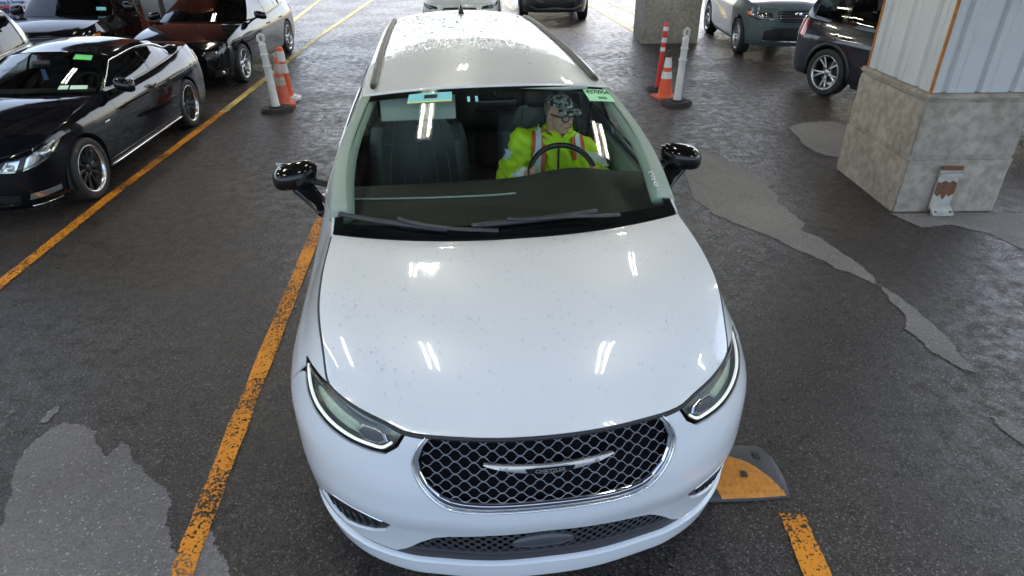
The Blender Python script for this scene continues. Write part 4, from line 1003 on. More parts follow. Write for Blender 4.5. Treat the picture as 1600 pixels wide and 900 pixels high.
mb.lathe([(0,.03),(.07,.02),(.085,-.01),(.0,-.02)], 20, tuple(wc + np.array([0,-.02,0])))
mb.build('steering_wheel', mat('black_wheel_leather', (.012,.012,.013), .35, var=.2), van.root)
def seat(x, y):
    def back(u, v):   # u across, v up
        w = .25*(1 - .18*np.clip(v-.55,0,1)); xx = x + u*w; ed = np.abs(u)**3
        return np.stack([xx, y + .26*v*.75 - .07*ed*(v<2) + .02*np.cos(u*3) + van.off[1], .60 + .74*v], -1)
    o = panel('seat', [(-1,0),(1,0),(1,.8),(.93,.93),(.75,1.0),(-.75,1.0),(-.93,.93),(-1,.8)], back, M_LEATHER, van.root, step=.09, flange=.13)
    mb = MB(); mb.box(vl(x, y-.22, .58), (.5,.52,.16), bev=.05); mb.build('seat_cushion', M_LEATHER, o)
    mb = MB(); mb.box(vl(x, y+.245, 1.40), (.27,.10,.19), bev=.045, rx=math.radians(-10)); mb.build('headrest', M_LEATHER, o)
    mb = MB()
    for pts in ([(-.42,.1),(-.42,.62),(-.25,.84),(0,.90),(.25,.84),(.42,.62),(.42,.1)], [(0,.15),(0,.88)], [(-.42,.62),(-.62,.74),(-.95,.80)], [(.42,.62),(.62,.74),(.95,.80)], [(-.80,.05),(-.78,.6),(-.62,.97)], [(.80,.05),(.78,.6),(.62,.97)]):
        q = catmull(np.array(pts), 8); mb.tube(back(q[:,0], q[:,1]) + [0,-.003,0], .003, 4)
    mb.build('seat_seams', M_STITCH, o); return o
seat(-.43, 2.46); seat(.45, 2.62)
for x in (-.45, .45):
    mb = MB(); mb.box(vl(x, 3.75, .98), (.5,.16,.75), bev=.06, rx=math.radians(-12)); mb.box(vl(x, 3.85, 1.38), (.26,.1,.17), bev=.04); mb.box(vl(x,3.45,.58),(.5,.5,.16),bev=.05); mb.build('rear_seat', M_LEATHER, van.root)
# sun visor (passenger side), grab handle, pillar trim, console mirror
mb = MB(); mb.box(vl(-.40, 2.00, 1.555), (.42,.018,.135), bev=.008, rx=math.radians(-24)); mb.build('sun_visor', M_GREYTRIM, van.root)
mb = MB(); mb.box(vl(.36, 2.02, 1.63), (.40,.12,.018), bev=.008, rx=math.radians(-12)); mb.build('sun_visor', M_GREYTRIM, van.root)
for sg in (1, -1):
    z = np.linspace(1.27, 1.60, 12); P = van.G(sg, -.045)(van.lyA_z(z) + .05, z); mb = MB(); mb.tube(P, np.linspace(.06,.045,12), 8, flat=.6); mb.build('pillar_trim', M_GREYTRIM, van.root)
    mb = MB(); q = van.G(sg, -.07)(van.lyA_z(np.array([1.36,1.37,1.40,1.46,1.51,1.53])) + np.array([.03,.08,.115,.115,.08,.03]), np.array([1.36,1.37,1.40,1.46,1.51,1.53])); mb.tube(catmull(q, 6), .013, 8)
    if sg < 0: mb.build('grab_handle', M_GREYTRIM, van.root)
    dp = MB(); dp.box(vl(sg*.90, 2.2, .85), (.05,1.2,.6), bev=.02); dp.build('door_card', M_GREYTRIM if sg > 0 else M_DASH, van.root)
    mb = MB(); mb.tube([vl(sg*.80, 2.78, 1.45), vl(sg*.74, 2.66, 1.15), vl(sg*.70, 2.6, .75)], .022, 6, flat=.2); mb.build('seat_belt', M_INT, van.root)
mb = MB(); mb.box(vl(0.03, 1.98, 1.565), (.24,.04,.07), bev=.018); mb.tube([vl(.03,1.98,1.58), vl(.03,1.96,1.65)], .01, 6); mb.build('rear_view_mirror', M_GLOSSB, van.root)
hl_ = panel('headliner', [(-.97,2.08),(.97,2.08),(.97,4.9),(-.97,4.9)], van.roofS(-.045), M_GREYTRIM, van.root, step=.2, flange=0, flip=True)
# rain beads: far too many to count
def beads(name, fn, n, dom, rmin, rmax, stretch=1.):
    mb = MB(); A = np.linspace(0, 2*np.pi, 7)[:-1]
    for i in range(n):
        u, v = dom(); e = 1e-3; u, v = np.float64(u), np.float64(v)
        P = fn(u, v); du = fn(u+e, v) - P; dv = fn(u, v+e) - P; nn = np.cross(du, dv); nn /= np.linalg.norm(nn); du = du/np.linalg.norm(du); dv = np.cross(nn, du)
        r = rmin + (rmax-rmin) * random.random()**3; st_ = stretch*(.8+random.random()*1.2) if stretch > 1 else .8+.5*random.random()
        V = [P + r*(math.cos(a)*du + st_*math.sin(a)*dv) - nn*.0003 for a in A] + [P + r*.6*(math.cos(a)*du + st_*math.sin(a)*dv) + nn*r*.32 for a in A] + [P + nn*r*.42]
        mb.add(V, [(k, (k+1)%6, 6+(k+1)%6, 6+k) for k in range(6)] + [(6+k, 6+(k+1)%6, 12) for k in range(6)])
    o = mb.build(name, M_WATER, van.root); o['kind'] = 'stuff'; return o
CL = [(random.uniform(-.9,.9), random.uniform(.05,.95)) for _ in range(60)]
def clump():
    if random.random() < .35: return random.uniform(-.93,.93), random.uniform(.03,.97)
    c0 = random.choice(CL); return max(-.96,min(.96,c0[0]+random.gauss(0,.06))), max(.02,min(.97,c0[1]+random.gauss(0,.06)))
beads('rain_beads', van.hoodS(bump=hood_crease), 950, clump, .0024, .0075)
beads('rain_beads', van.roofS(), 2600, lambda: (random.uniform(-.86,.86), 2.2 + 2.6*random.random()**.42), .003, .016)
beads('rain_streaks', van.roofS(), 220, lambda: (random.uniform(-.86,.86), 2.9 + 1.9*random.random()), .003, .006, 16.)
beads('rain_beads', WS(.001), 260, lambda: (random.choice((random.gauss(.55,.12), random.gauss(-.15,.12), random.uniform(-.9,.9))), random.uniform(.1,.95)), .0018, .004)
# ------------------------------------------------------------------ parked cars
def car_plan(L, W, nr=1., flatn=0.):
    w = W / 2
    return [(0,0),(.35*w,.012*nr),(.6*w,.06*nr),(.8*w,.17*nr),(.91*w,.35*nr),(.975*w,.7),(w,1.25),(w,L*.5),(w*.99,L-1.25),(.965*w,L-.65),(.90*w,L-.28),(.74*w,L-.09),(.42*w,L-.015),(0,L)]
SED_DF = [(.14,.10),(.24,.03),(.4,0),(.55,0),(.66,.03),(.76,.10),(.88,.22)]
SED_DS = [(.14,.10),(.22,.045),(.4,.012),(.58,0),(.74,.012),(.84,.04),(.93,.09),(1.0,.14),(1.1,.22)]
SED_DR = [(.14,.12),(.3,.02),(.5,0),(.78,.02),(.95,.05),(1.08,.12)]
SUV_DF = [(.2,.12),(.34,.03),(.5,0),(.75,.0),(.9,.05),(1.0,.12),(1.1,.22)]
SUV_DS = [(.2,.08),(.32,.02),(.55,.0),(.8,0),(.95,.035),(1.05,.075),(1.12,.11),(1.25,.2)]
SUV_DR = [(.2,.10),(.4,.01),(.8,0),(1.1,.05),(1.3,.1)]
def at_wheel(contact, yaw, yf, xw):
    """nose position from where a front wheel (lateral offset xw) touches the ground"""
    c_, s_ = math.cos(yaw), math.sin(yaw); return (contact[0] + s_*yf - c_*xw, contact[1] - c_*yf - s_*xw)
def sedan(name, label, cat, nose, yaw, paint, L=4.75, W=1.82, H=1.45, wb=2.82, yf=.87, R=.335, coupe=False, group='parked cars', style=None, ws=None, gl=None, step=.08):
    sh = Shell(car_plan(L, W), SED_DF, SED_DS, SED_DR); h = H / 1.45; yC = L - .62 if not coupe else L - .50; yA = 1.55
    c = CarB(name, label, cat, group, nose, math.radians(yaw), L, sh,
        [('c',0,.69),('x',.45,.70),('x',.72,.745),('y',.55,.835),('y',.95,.905),('y',1.5,.955),('y',2.4,.93),('y',L-1.3,.965),('y',L-.55,1.01),('r',.6,1.02),('e',0,1.03)],
        paint, dict(yf=yf, yr=yf+wb, R=R, arch=R+.045, x=W/2-.125, w=.22), (.74, yA), (.62, yC),
        dict(w=[(1.5,.60),(2.3,.60),(3.0,.60),(L-1.0,.56)], e=[(1.5,1.33*h),(2.35,1.335*h),(2.9,1.375*h),(3.5,1.34*h),(L-1.0,1.275*h)] if not coupe else [(1.5,1.30*h),(2.35,1.33*h),(2.9,1.36*h),(3.4,1.31*h),(L-1.0,1.21*h)],
             c=[(2.2,1.395*h),(2.7,1.44*h),(3.1,1.445*h),(L-1.15,1.36*h)] if not coupe else [(2.2,1.39*h),(2.7,1.44*h),(3.0,1.44*h),(L-1.2,1.33*h)], front=(2.22,2.32), rear=(L-1.22,L-1.30)),
        (1.33,.985), (L-.52,1.03), hood_bump=.03, step=step, wsm=ws, glassm=gl)
    c.hood(); c.roof(); c.deck(); c.screens()
    if coupe: c.side_glass([(1.78,2.86),(2.90,3.60),(3.63,L-.78)])
    else: c.side_glass([(1.80,2.72),(2.80,3.50),(3.53,L-.95)])
    c.liner(); c.wheelset(style or {}); c.under(.16)
    dy = 2.88 if coupe else 2.76; ya = yf + R + .045 + .04
    if coupe: c.flank('door', 1.62, dy, .20); c.flank('rear_wing', dy, L-.55, .20); c.flank('front_wing', ya-.12, 1.62, .20)
    else: c.flank('front_wing', ya-.12, 1.62, .20); c.flank('front_door', 1.62, dy, .20); c.flank('rear_door', dy, 3.55, .20); c.flank('rear_wing', 3.55, L-.55, .20)
    tl = [(sh.s_y(L-.42,.85),.80),(sh.s_x(.62,.85,True),.80),(sh.s_x(.60,.9,True),.94),(sh.s_y(L-.36,.9),.93)]
    c.back('rear_bumper', L-.55, .17)
    for p in two_sided(tl): c.plate('tail_lamp', p, M_RED, lift=.006)
    for sg in (1,-1):
        for y in ((2.55,) if coupe else (2.45, 3.3)):
            ss = sh.s_y(y + np.linspace(0,.2,8), .8); P = sh.W(ss*sg, np.full(8,.80)) + c.off; P[:,0] += sg*.03*np.sin(np.linspace(0,np.pi,8))**.6; mb = MB(); mb.tube(P, .011, 6); mb.build('door_handle', paint, c.root)
    return c
def front_lines(c, HLp, grille, low, zb=.17, yend=None, bumper_name='front_bumper', inner=None, bulbs=2, deep=.05):
    """front bumper with openings for the lamps, grille and intake; outlines are (s, z) on the image-right half"""
    holes = []; 
    for p in HLp: a, b = two_sided(p); holes += [[tuple(q) for q in a], [tuple(q) for q in b]]
    def full(h): return h + [(-s, z) for s, z in h[::-1] if s > 1e-6]
    if grille: holes.append(full(grille))
    if low: holes.append(full(low))
    c.front(bumper_name, yend or c.wheels['yf'] + c.wheels['arch'] + .04 - .12, zb, holes)
    for p in HLp: c.lamp('headlamp', p, 0., inner, deep=deep, bulbs=bulbs)
    g = c.plate('grille', full(grille), M_BLACKP, lift=-.04, flange=0) if grille else None
    if low: c.plate('lower_intake', full(low), M_BLACKP, lift=-.05, flange=0)
    return g, (np.array(full(grille)) if grille else None)
def sx(c, x, z): return float(c.sh.s_x(x, z))
def sy(c, y, z): return float(c.sh.s_y(y, z))

def rescale(c, k, nose):
    c.root.scale = (k, k, k); c.root.location = (nose[0] - math.sin(c.yaw)*c.L/2*k, nose[1] + math.cos(c.yaw)*c.L/2*k, 0)
# black coupe
P_BLACK = mat('black_car_paint', (.004, .0045, .006), .06, var=.1, scale=4, spec=.42)
P_NAVY = mat('blue_black_car_paint', (.004, .0045, .0075), .06, var=.1, scale=4, spec=.42)
cy = 2.2
cp = sedan('black_coupe', 'glossy black two door coupe with black rims and green windscreen stickers', 'car', at_wheel((-4.27, 6.24), math.radians(cy), .84, .86), cy, P_NAVY,
    L=4.70, W=1.80, H=1.355, wb=2.76, yf=.84, R=.33, coupe=True, style=dict(n=10, twin=.07, sw=.045, m=M_BLACKRIM, rm=mat('rim_lip', (.62,.63,.64), .25, metal=1.), rim=.74), ws=M_CLEAR, gl=glass('coupe_glass', (.3,.33,.35), 1.5), step=.06)
h1 = [(sx(cp,.47,.60),.57),(sx(cp,.60,.58),.555),(sx(cp,.655,.66),.665),(sx(cp,.54,.68),.66)]
h2 = [(sx(cp,.645,.58),.555),(sx(cp,.76,.6),.59),(sy(cp,.42,.66),.66),(sy(cp,.62,.74),.765),(sy(cp,.46,.74),.765),(sx(cp,.74,.7),.71),(sx(cp,.69,.68),.67)]
g_, gp_ = front_lines(cp, [h1, h2], [(0,.45),(.26,.46),(.36,.62),(.33,.665),(0,.66)], [(0,.22),(.55,.23),(.58,.33),(.3,.37),(0,.37)], bulbs=1, deep=.06, inner=M_LAMPIN)
cp.bars(3, .48, .65, -.36, .36, M_CHROME, .009, poly=gp_)
mb = MB(); mb.lathe([(.085,-.006),(.095,0),(.085,.006),(.075,0)], 24, axis='Y', close=True)
for a in (90, 210, 330): mb.tube([(0,0,0), (.085*math.cos(math.radians(a)), 0, .085*math.sin(math.radians(a)))], [.014,.004], 6)
mb.V = [tuple(np.array(v) + cp.W(-.002)(np.float64(0.), np.float64(.565))) for v in mb.V]; mb.build('star_badge', M_CHROME, g_)
for p in two_sided([(sx(cp,.62,.3),.27),(sx(cp,.80,.3),.29),(sx(cp,.80,.3),.34),(sx(cp,.64,.3),.33)]): cp.plate('daytime_lamp', p, M_LAMPIN, lift=.004)
for p in two_sided([(sx(cp,.60,.2),.185),(sy(cp,.38,.2),.20),(sy(cp,.38,.2),.215),(sx(cp,.60,.2),.20)]): cp.plate('chrome_lip', p, M_CHROME, lift=.008)
for sg in (1,-1):
    yy = np.linspace(1.25, 3.28, 30); ss = cp.sh.s_y(yy, .3); mb = MB(); mb.tube(cp.W(.006)(ss*sg, np.full(30,.235)), .010, 6, flat=1.6, up=(0,0,1)); mb.build('sill_trim', M_CHROME, cp.root)
    mb = MB(); mb.tube(cp.W(.004)(ss*sg, np.full(30,.30)), .007, 6); mb.build('rubbing_strip', P_BLACK, cp.root)
    mb = MB(); y = np.linspace(1.30,1.40,4); mb.tube(cp.W(.004)(cp.sh.s_y(y,.6)*sg, np.full(4,.70)), .008, 6); mb.build('side_repeater', M_CHROME, cp.root)
    ys = np.linspace(1.70, 4.0, 40); q = np.array([cp.zwin(y) for y in ys]); ok = q[:,1] - q[:,0] > .02; mb = MB(); mb.tube(cp.G(sg, .003)(ys[ok], q[ok,1] + .008), .007, 6); mb.build('window_chrome', M_CHROME, cp.root)
cp.mirror(1.78, 1.0, .98, P_NAVY, (.115,.085,.075))
def cst(b0, b1, a0, a1, m, c=cp): return panel('windscreen_sticker', [(b0,a0),(b1,a0),(b1,a1),(b0,a1)], c.wsS(.003), m, c.ws, step=.05, flange=0)
M_LIME = mat('bright_green_sticker', (.16,.72,.2), .6, var=.08); M_PALEG = mat('pale_mint_sticker', (.62,.85,.68), .6, var=.15, scale=90)
cst(.50,.78,.80,.93, M_LIME); cst(.50,.62,.12,.2, M_PALEG); cst(.64,.84,.12,.2, M_PALEG)
mb = MB(); mb.box((0.02, 1.95+cp.off[1], 1.22), (.2,.03,.06), bev=.015); mb.build('rear_view_mirror', M_BLACKP, cp.root)
mb = MB(); mb.box((.03, 1.93+cp.off[1], 1.10), (.05,.015,.12), bev=.006); mb.build('hanging_tag', mat('blue_tag', (.12,.25,.6), .6), cp.root)

rescale(cp, .93, at_wheel((-4.22, 6.24), math.radians(cy), .84*.93, .86*.93))
# black sedan behind it
iy = .8
inf = sedan('black_sedan', 'black four door sedan with silver rims behind the white delineator post', 'car', at_wheel((-4.55, 11.44), math.radians(iy), .87, .86), iy, P_BLACK, L=4.79, W=1.82, H=1.45, wb=2.85, yf=.87, R=.335,
    style=dict(n=5, twin=.2, sw=.06, m=M_ALLOY), step=.075)
h1 = [(sx(inf,.50,.64),.60),(sx(inf,.70,.62),.60),(sy(inf,.40,.66),.66),(sy(inf,.66,.74),.75),(sy(inf,.48,.72),.73),(sx(inf,.74,.68),.685),(sx(inf,.55,.66),.66)]
g_, gp_ = front_lines(inf, [h1], [(0,.40),(.24,.41),(.40,.52),(.42,.56),(.36,.64),(0,.655)], [(0,.21),(.50,.21),(.42,.30),(0,.31)], bulbs=2)
inf.bars(5, .42, .64, -.42, .42, M_BLACKP, .008, poly=gp_); 
for p in two_sided([(sx(inf,.60,.3),.24),(sx(inf,.78,.34),.27),(sx(inf,.80,.36),.37),(sx(inf,.66,.36),.36)]):
    o = inf.plate('fog_recess', p, M_BLACKP, lift=.003); pc = np.mean(p, 0); q = inf.W(.006)(np.float64(pc[0]), np.float64(pc[1])); mb = MB(); mb.lathe([(0,-.012),(.035,-.01),(.04,0)], 14, tuple(q), 'Y'); mb.build('fog_lamp', M_LAMPIN, o)
inf.mirror(1.82, 1.03, 1.0, P_BLACK, (.115,.085,.07))
panel('windscreen_sticker', [(.78,.80),(.92,.80),(.92,.9),(.78,.9)], inf.wsS(.003), M_PALEG, inf.ws, step=.06, flange=0)

rescale(inf, .93, at_wheel((-4.52, 11.44), math.radians(iy), .87*.93, .86*.93))
# SUVs
def suv(name, label, nose, yaw, paint, L=4.6, W=1.84, H=1.70, wb=2.66, yf=.92, R=.355, style=None, group='parked cars', arch=None, rails=True, step=.085, hz=1.0, cladding=True):
    sh = Shell(car_plan(L, W, 1.05), SUV_DF, SUV_DS, SUV_DR); yA = 1.50; e = H - .075
    c = CarB(name, label, 'suv', group, nose, math.radians(yaw), L, sh,
        [('c',0,.95*hz),('x',.45,.955*hz),('x',.72,.98*hz),('y',.5,1.02*hz),('y',.95,1.06*hz),('y',1.45,1.10),('y',2.5,1.06),('y',3.6,1.09),('y',L-.35,1.12),('r',.6,1.12),('e',0,1.12)],
        paint, dict(yf=yf, yr=yf+wb, R=R, arch=R+.06, x=W/2-.12, w=.23), (.74, yA), (.66, L-.22),
        dict(w=[(1.4,.62),(2.2,.63),(3.2,.63),(L-.3,.58)], e=[(1.4,e-.06),(2.2,e-.05),(2.9,e),(3.6,e-.01),(L-.3,e-.06)], c=[(2.0,H-.065),(2.6,H-.01),(3.3,H),(L-.35,H-.05)], front=(2.08,2.16), rear=(L-.34,L-.40)),
        (1.30,1.12), (L-.10,1.12), hood_bump=.035, step=step)
    c.hood(); c.roof(); c.screens(); c.side_glass([(1.78,2.66),(2.73,3.52),(3.60,L-.42)])
    c.liner(); c.wheelset(style or {}); c.under(.24)
    ya = yf + R + .10 - .14
    c.flank('front_wing', ya, 1.60, .26); c.flank('front_door', 1.60, 2.69, .26); c.flank('rear_door', 2.69, min(3.58, yf+wb-.02), .26); c.flank('rear_wing', min(3.58, yf+wb-.02), L-.45, .26)
    c.flank('sill', yf+R+.12, yf+wb-R-.12, .20, M_BLACKP, ztop=.256)
    c.back('tailgate', L-.45, .26)
    for p in two_sided([(sh.s_y(L-.42,1.),.86),(sh.s_x(.66,1.,True),.86),(sh.s_x(.64,1.,True),1.08),(sh.s_y(L-.36,1.),1.09)]): c.plate('tail_lamp', p, M_RED, lift=.008)
    for sg in (1,-1):
        if cladding:
            for y in (yf, yf+wb):
                t = np.linspace(-.1, math.pi+.1, 24); a = R+.075; ys = y - a*np.cos(t); zs = R + a*np.sin(t); mb = MB(); mb.tube(c.W(.004)(c.sh.s_y(ys,.6)*sg, zs), .032, 6, flat=.5); mb.build('arch_moulding', arch or M_BLACKP, c.root)
        if rails:
            yy = np.linspace(2.3, L-.6, 20); P = c.roofS(.035)(np.full(20, sg*.9), yy); P[0,2] -= .03; P[-1,2] -= .03; mb = MB(); mb.tube(P, .016, 6); mb.build('roof_rail', M_BLACKP, c.root)
        for y in (2.42, 3.28):
            ss = sh.s_y(y + np.linspace(0,.22,8), .95); P = sh.W(ss*sg, np.full(8,.93)) + c.off; P[:,0] += sg*.035*np.sin(np.linspace(0,np.pi,8))**.6; mb = MB(); mb.tube(P, .013, 6); mb.build('door_handle', paint, c.root)
    return c
def suv_front(c, grille, low, hl, bars=4, barm=None, plate_=False, bulbs=2):
    g_, gp_ = front_lines(c, hl, grille, low, zb=.26, bulbs=bulbs)
    if grille: z = gp_[:,1]; c.bars(bars, z.min()+.015, z.max()-.01, gp_[:,0].min(), gp_[:,0].max(), barm or M_CHROME, .010, poly=gp_)
    if plate_: c.plate('plate_holder', [(-.26,.44),(.26,.44),(.26,.57),(-.26,.57)], M_BLACKP, lift=.02)
    return g_
def hl_std(c, x0=.50, z0=.74, z1=.90, y1=.55): return [(sx(c,x0,z0),z0+.02),(sx(c,.72,z0),z0),(sy(c,y1*.7,z0+.05),z0+.05),(sy(c,y1,z1),z1-.02),(sy(c,y1*.8,z1),z1+.0),(sx(c,.74,z1),z1-.015),(sx(c,x0+.03,z1),z1-.02)]

P_SILVER = mat('silver_car_paint', (.46,.47,.48), .3, metal=.5, coat=1., var=.04)
sv = suv('silver_suv', 'pale silver suv with black wheel arches parked alongside the black coupe', (-7.0, 5.2), 2.4, P_SILVER, L=4.6)
suv_front(sv, [(0,.62),(.34,.63),(.42,.84),(.38,.9),(0,.90)], [(0,.30),(.60,.32),(.50,.46),(0,.47)], [hl_std(sv)]); sv.mirror(1.80,1.17,1.06,P_SILVER); rescale(sv, .91, (-6.98, 5.3))

P_CHAR = mat('wet_black_car_paint', (.008,.008,.010), .08, var=.15, scale=4, spec=.45)
bs_ = suv('black_suv', 'black suv with amber corner lamps standing beside the brick pier', (-7.75, 11.3), 10., P_CHAR, L=4.9, W=1.92, H=1.76, wb=2.95, yf=.95, R=.37, cladding=False, rails=False, hz=1.03)
g_ = suv_front(bs_, [(0,.56),(.42,.57),(.46,.86),(.44,.91),(0,.92)], [(0,.30),(.60,.32),(.50,.42),(0,.43)], [hl_std(bs_, .54, .72, .91, .50)], bars=5, barm=M_WIRE)
for p in two_sided([(sy(bs_,.30,.85),.79),(sy(bs_,.44,.85),.80),(sy(bs_,.47,.88),.89),(sy(bs_,.32,.88),.89)]): bs_.plate('indicator', p, M_AMBER, lift=.006)
bs_.mirror(1.84,1.20,1.10,P_CHAR,(.13,.09,.10))
panel('windscreen_sticker', [(.68,.12),(.88,.12),(.88,.22),(.68,.22)], bs_.wsS(.003), M_CST, bs_.ws, step=.06, flange=0)
rescale(bs_, .86, (-7.72, 11.3))

P_TEAL = mat('teal_grey_car_paint', (.095,.135,.15), .28, metal=.35, coat=1., var=.05)
fy = -2.
fo = suv('teal_suv', 'teal grey suv with five spoke alloy wheels behind the concrete columns', at_wheel((4.57,13.67), math.radians(fy), .90, -.84), fy, P_TEAL, L=4.56, W=1.80, H=1.68, wb=2.62, yf=.90, R=.345, style=dict(n=5, sw=.085), cladding=False)
suv_front(fo, [(0,.70),(.30,.71),(.40,.82),(.42,.90),(.38,.915),(0,.92)], [(0,.34),(.62,.36),(.60,.55),(.40,.60),(0,.60)], [hl_std(fo, .47, .74, .90, .58)], bars=4, plate_=True)
fo.bars(1, .62, .66, -.7, .7, P_TEAL, .02, lift=0.)
for p in two_sided([(sy(fo,.34,.85),.80),(sy(fo,.52,.85),.83),(sy(fo,.55,.88),.88),(sy(fo,.38,.88),.88)]): fo.plate('indicator', p, M_AMBER, lift=.006)
fo.mirror(1.78,1.17,1.05,P_TEAL); 
mb = MB(); mb.lathe([(.0,-.008),(.06,-.006),(.07,.004)], 18, tuple(fo.W(.0)(np.float64(0.), np.float64(.86))), 'Y'); mb.V = [(v[0]*1.0, v[1], .86 + (v[2]-.86)*.6) for v in mb.V]; mb.build('oval_badge', M_CHROME, fo.root)
P_DGREY = mat('dark_grey_car_paint', (.012,.014,.024), .2, metal=.1, coat=1., var=.08)
jy = 25.
_c, _s = math.cos(math.radians(jy)), math.sin(math.radians(jy))
je = suv('dark_grey_suv', 'dark grey suv with bright split spoke wheels half hidden behind the clad column', (4.86 + _c*.84 + _s*3.62, 10.18 + _s*.84 - _c*3.62), jy, P_DGREY, L=4.62, W=1.86, H=1.68, wb=2.70, yf=.92, R=.365, style=dict(n=5, twin=.2, sw=.07))
suv_front(je, [(0,.66),(.50,.67),(.52,.78),(0,.79)], [(0,.32),(.55,.34),(.5,.5),(0,.5)], [hl_std(je,.55,.82,.92,.5)]); je.mirror(1.8,1.17,1.05,P_DGREY)
rescale(je, .93, (4.86 + (_c*.84 + _s*3.62)*.93, 10.18 + (_s*.84 - _c*3.62)*.93)); rescale(fo, .95, at_wheel((4.57,13.67), math.radians(fy), .90*.95, -.84*.95))
P_FDARK = mat('far_dark_car_paint', (.03,.031,.036), .3, coat=1., var=.1)
fs = suv('dark_suv', 'dark suv with silver lower bumper facing the lane between yellow lines', (1.16, 17.7), 0., P_FDARK, L=4.6, W=1.80)
suv_front(fs, [(0,.60),(.34,.61),(.46,.78),(.42,.9),(0,.90)], [(0,.36),(.55,.38),(.45,.5),(0,.5)], [hl_std(fs)], plate_=True)
fs.plate('skid_plate', [(-.70,.42),(-.5,.33),(.5,.33),(.70,.42),(.70,.45),(.48,.37),(-.48,.37),(-.70,.45)], M_ALLOY, lift=.012); fs.mirror(1.8,1.17,1.05,P_FDARK)
P_FWHITE = mat('far_white_car_paint', (.72,.75,.74), .3, coat=1., var=.03)
ws_ = sedan('white_sedan', 'white sedan with its nose just showing beyond the minivan roof', 'car', (-1.12, 15.7), 0., P_FWHITE, style=dict(n=5, sw=.07))
h1 = [(sx(ws_,.48,.64),.60),(sx(ws_,.70,.62),.60),(sy(ws_,.40,.66),.66),(sy(ws_,.60,.74),.74),(sx(ws_,.72,.68),.69),(sx(ws_,.52,.66),.66)]
g_, gp_ = front_lines(ws_, [h1], [(0,.44),(.30,.45),(.40,.60),(.36,.64),(0,.65)], [(0,.22),(.50,.22),(.42,.33),(0,.33)]); ws_.bars(4,.46,.63,-.4,.4,M_CHROME,.008,poly=gp_); ws_.mirror(1.82,1.03,1.0,P_FWHITE)
# ------------------------------------------------------------------ street furniture
M_WPOST = mat('scuffed_white_plastic', (.62,.63,.63), .5, var=.14, scale=12, bump=.05); M_RUB = mat('black_rubber', (.035,.035,.037), .8, var=.3, scale=40, bump=.25)
M_ORNG = mat('orange_plastic', (.72,.10,.03), .5, var=.14, scale=14); M_FADO = mat('grimy_orange_plastic', (.58,.13,.07), .6, var=.3, scale=16); M_REFL = mat('white_reflective_band', (.72,.72,.72), .4, var=.12, scale=30); M_GRIME = mat('grimy_reflective_band', (.40,.33,.30), .55, var=.4, scale=25)
def delineator(label, pos, tilt):
    r = empty('delineator_post', (*pos, 0), .4, label, 'delineator', 'delineator posts beside the lane')
    mb = MB(); oc = [(.215*math.cos(a)*(1.12 if abs(math.cos(a)) > .5 else 1), .215*math.sin(a)) for a in [math.radians(22.5 + 45*k) for k in range(8)]]
    mb.prism(oc, 0, .035); mb.prism([(x*.86, y*.86) for x, y in oc], .034, .055); mb.prism([(x*.45, y*.45) for x, y in oc], .054, .075); mb.build('rubber_base', M_RUB, r, False)
    t = MB(); t.lathe([(.062,.05),(.060,.09),(.054,.10),(.050,.62),(.062,.625),(.062,.645),(.049,.655),(.047,.78),(.058,.785),(.058,.80),(.046,.81),(.044,.91),(.050,.915),(.050,.93),(.030,.955),(.022,.965),(0,.966)], 20)
    t.xf(Matrix.Rotation(tilt, 4, 'Y')); t.build('tube', M_WPOST, r, auto=40)
    h = MB(); R_ = Matrix.Rotation(tilt, 4, 'Y')
    h.tube([(-.028,0,.95),(-.040,0,.99),(-.036,0,1.04),(0,0,1.062),(.036,0,1.04),(.040,0,.99),(.028,0,.95)], .014, 8, flat=1.4); h.xf(R_); h.build('handle', M_WPOST, r)
    return r
delineator('white delineator post in front of the black sedan and two orange cones', tuple(ground(433,173))[:2], -.035)
delineator('white delineator post beside the red striped marker and the plain concrete column', tuple(ground(1057,163))[:2], .03)
def cone(name, label, pos, h, m, bands, tip=None, rz=.3, base=.18, bm_=None, group='traffic cones'):
    r = empty(name, (*pos, 0), rz, label, 'cone', group)
    mb = MB(); mb.box((0,0,.02), (2*base, 2*base, .04), bev=.012); mb.build('base', bm_ or M_RUB, r, False)
    R0, R1 = base*.70, .028; rad = lambda z: R0 + (R1-R0)*(z-.04)/(h-.04)
    mb = MB(); mb.lathe([(R0+.015,.04),(R0,.06)] + [(rad(z), z) for z in np.linspace(.07, h-.01, 8)] + [(R1*.8,h),(0,h)], 24); mb.build('cone_body', m, r, auto=40)
    for z0, z1, bmat in bands:
        mb = MB(); mb.lathe([(rad(z0)+.003,z0),(rad(z1)+.003,z1)], 24); mb.build('reflective_band', bmat, r)
    if tip:
        mb = MB(); mb.lathe([(rad(h-.09)+.003,h-.09),(rad(h)+.003,h-.004),(0,h+.004)], 18); mb.build('tip', tip, r)
    return r
def marker(label, pos, h, m, bands, basem, rz, tilt=0., r0=.045):
    r = empty('striped_marker', (*pos, 0), rz, label, 'marker', 'striped marker posts'); R_ = Matrix.Rotation(tilt, 4, 'Y')
    mb = MB(); mb.prism([(.17*math.cos(a), .17*math.sin(a)) for a in [math.radians(22.5+45*k) for k in range(8)]], 0, .04); mb.prism([(.11*math.cos(a), .11*math.sin(a)) for a in [math.radians(22.5+45*k) for k in range(8)]], .039, .06); mb.build('base', basem, r, False)
    mb = MB(); mb.lathe([(r0*1.2,.04),(r0,.1),(r0,h-.05),(r0*.9,h-.02),(r0*.5,h),(0,h)], 16); mb.xf(R_); mb.build('post', m, r, auto=40)
    for z0, z1 in bands:
        mb = MB(); mb.lathe([(r0+.003,z0),(r0+.003,z1)], 16); mb.xf(R_); mb.build('reflective_band', M_REFL, r)
    return r
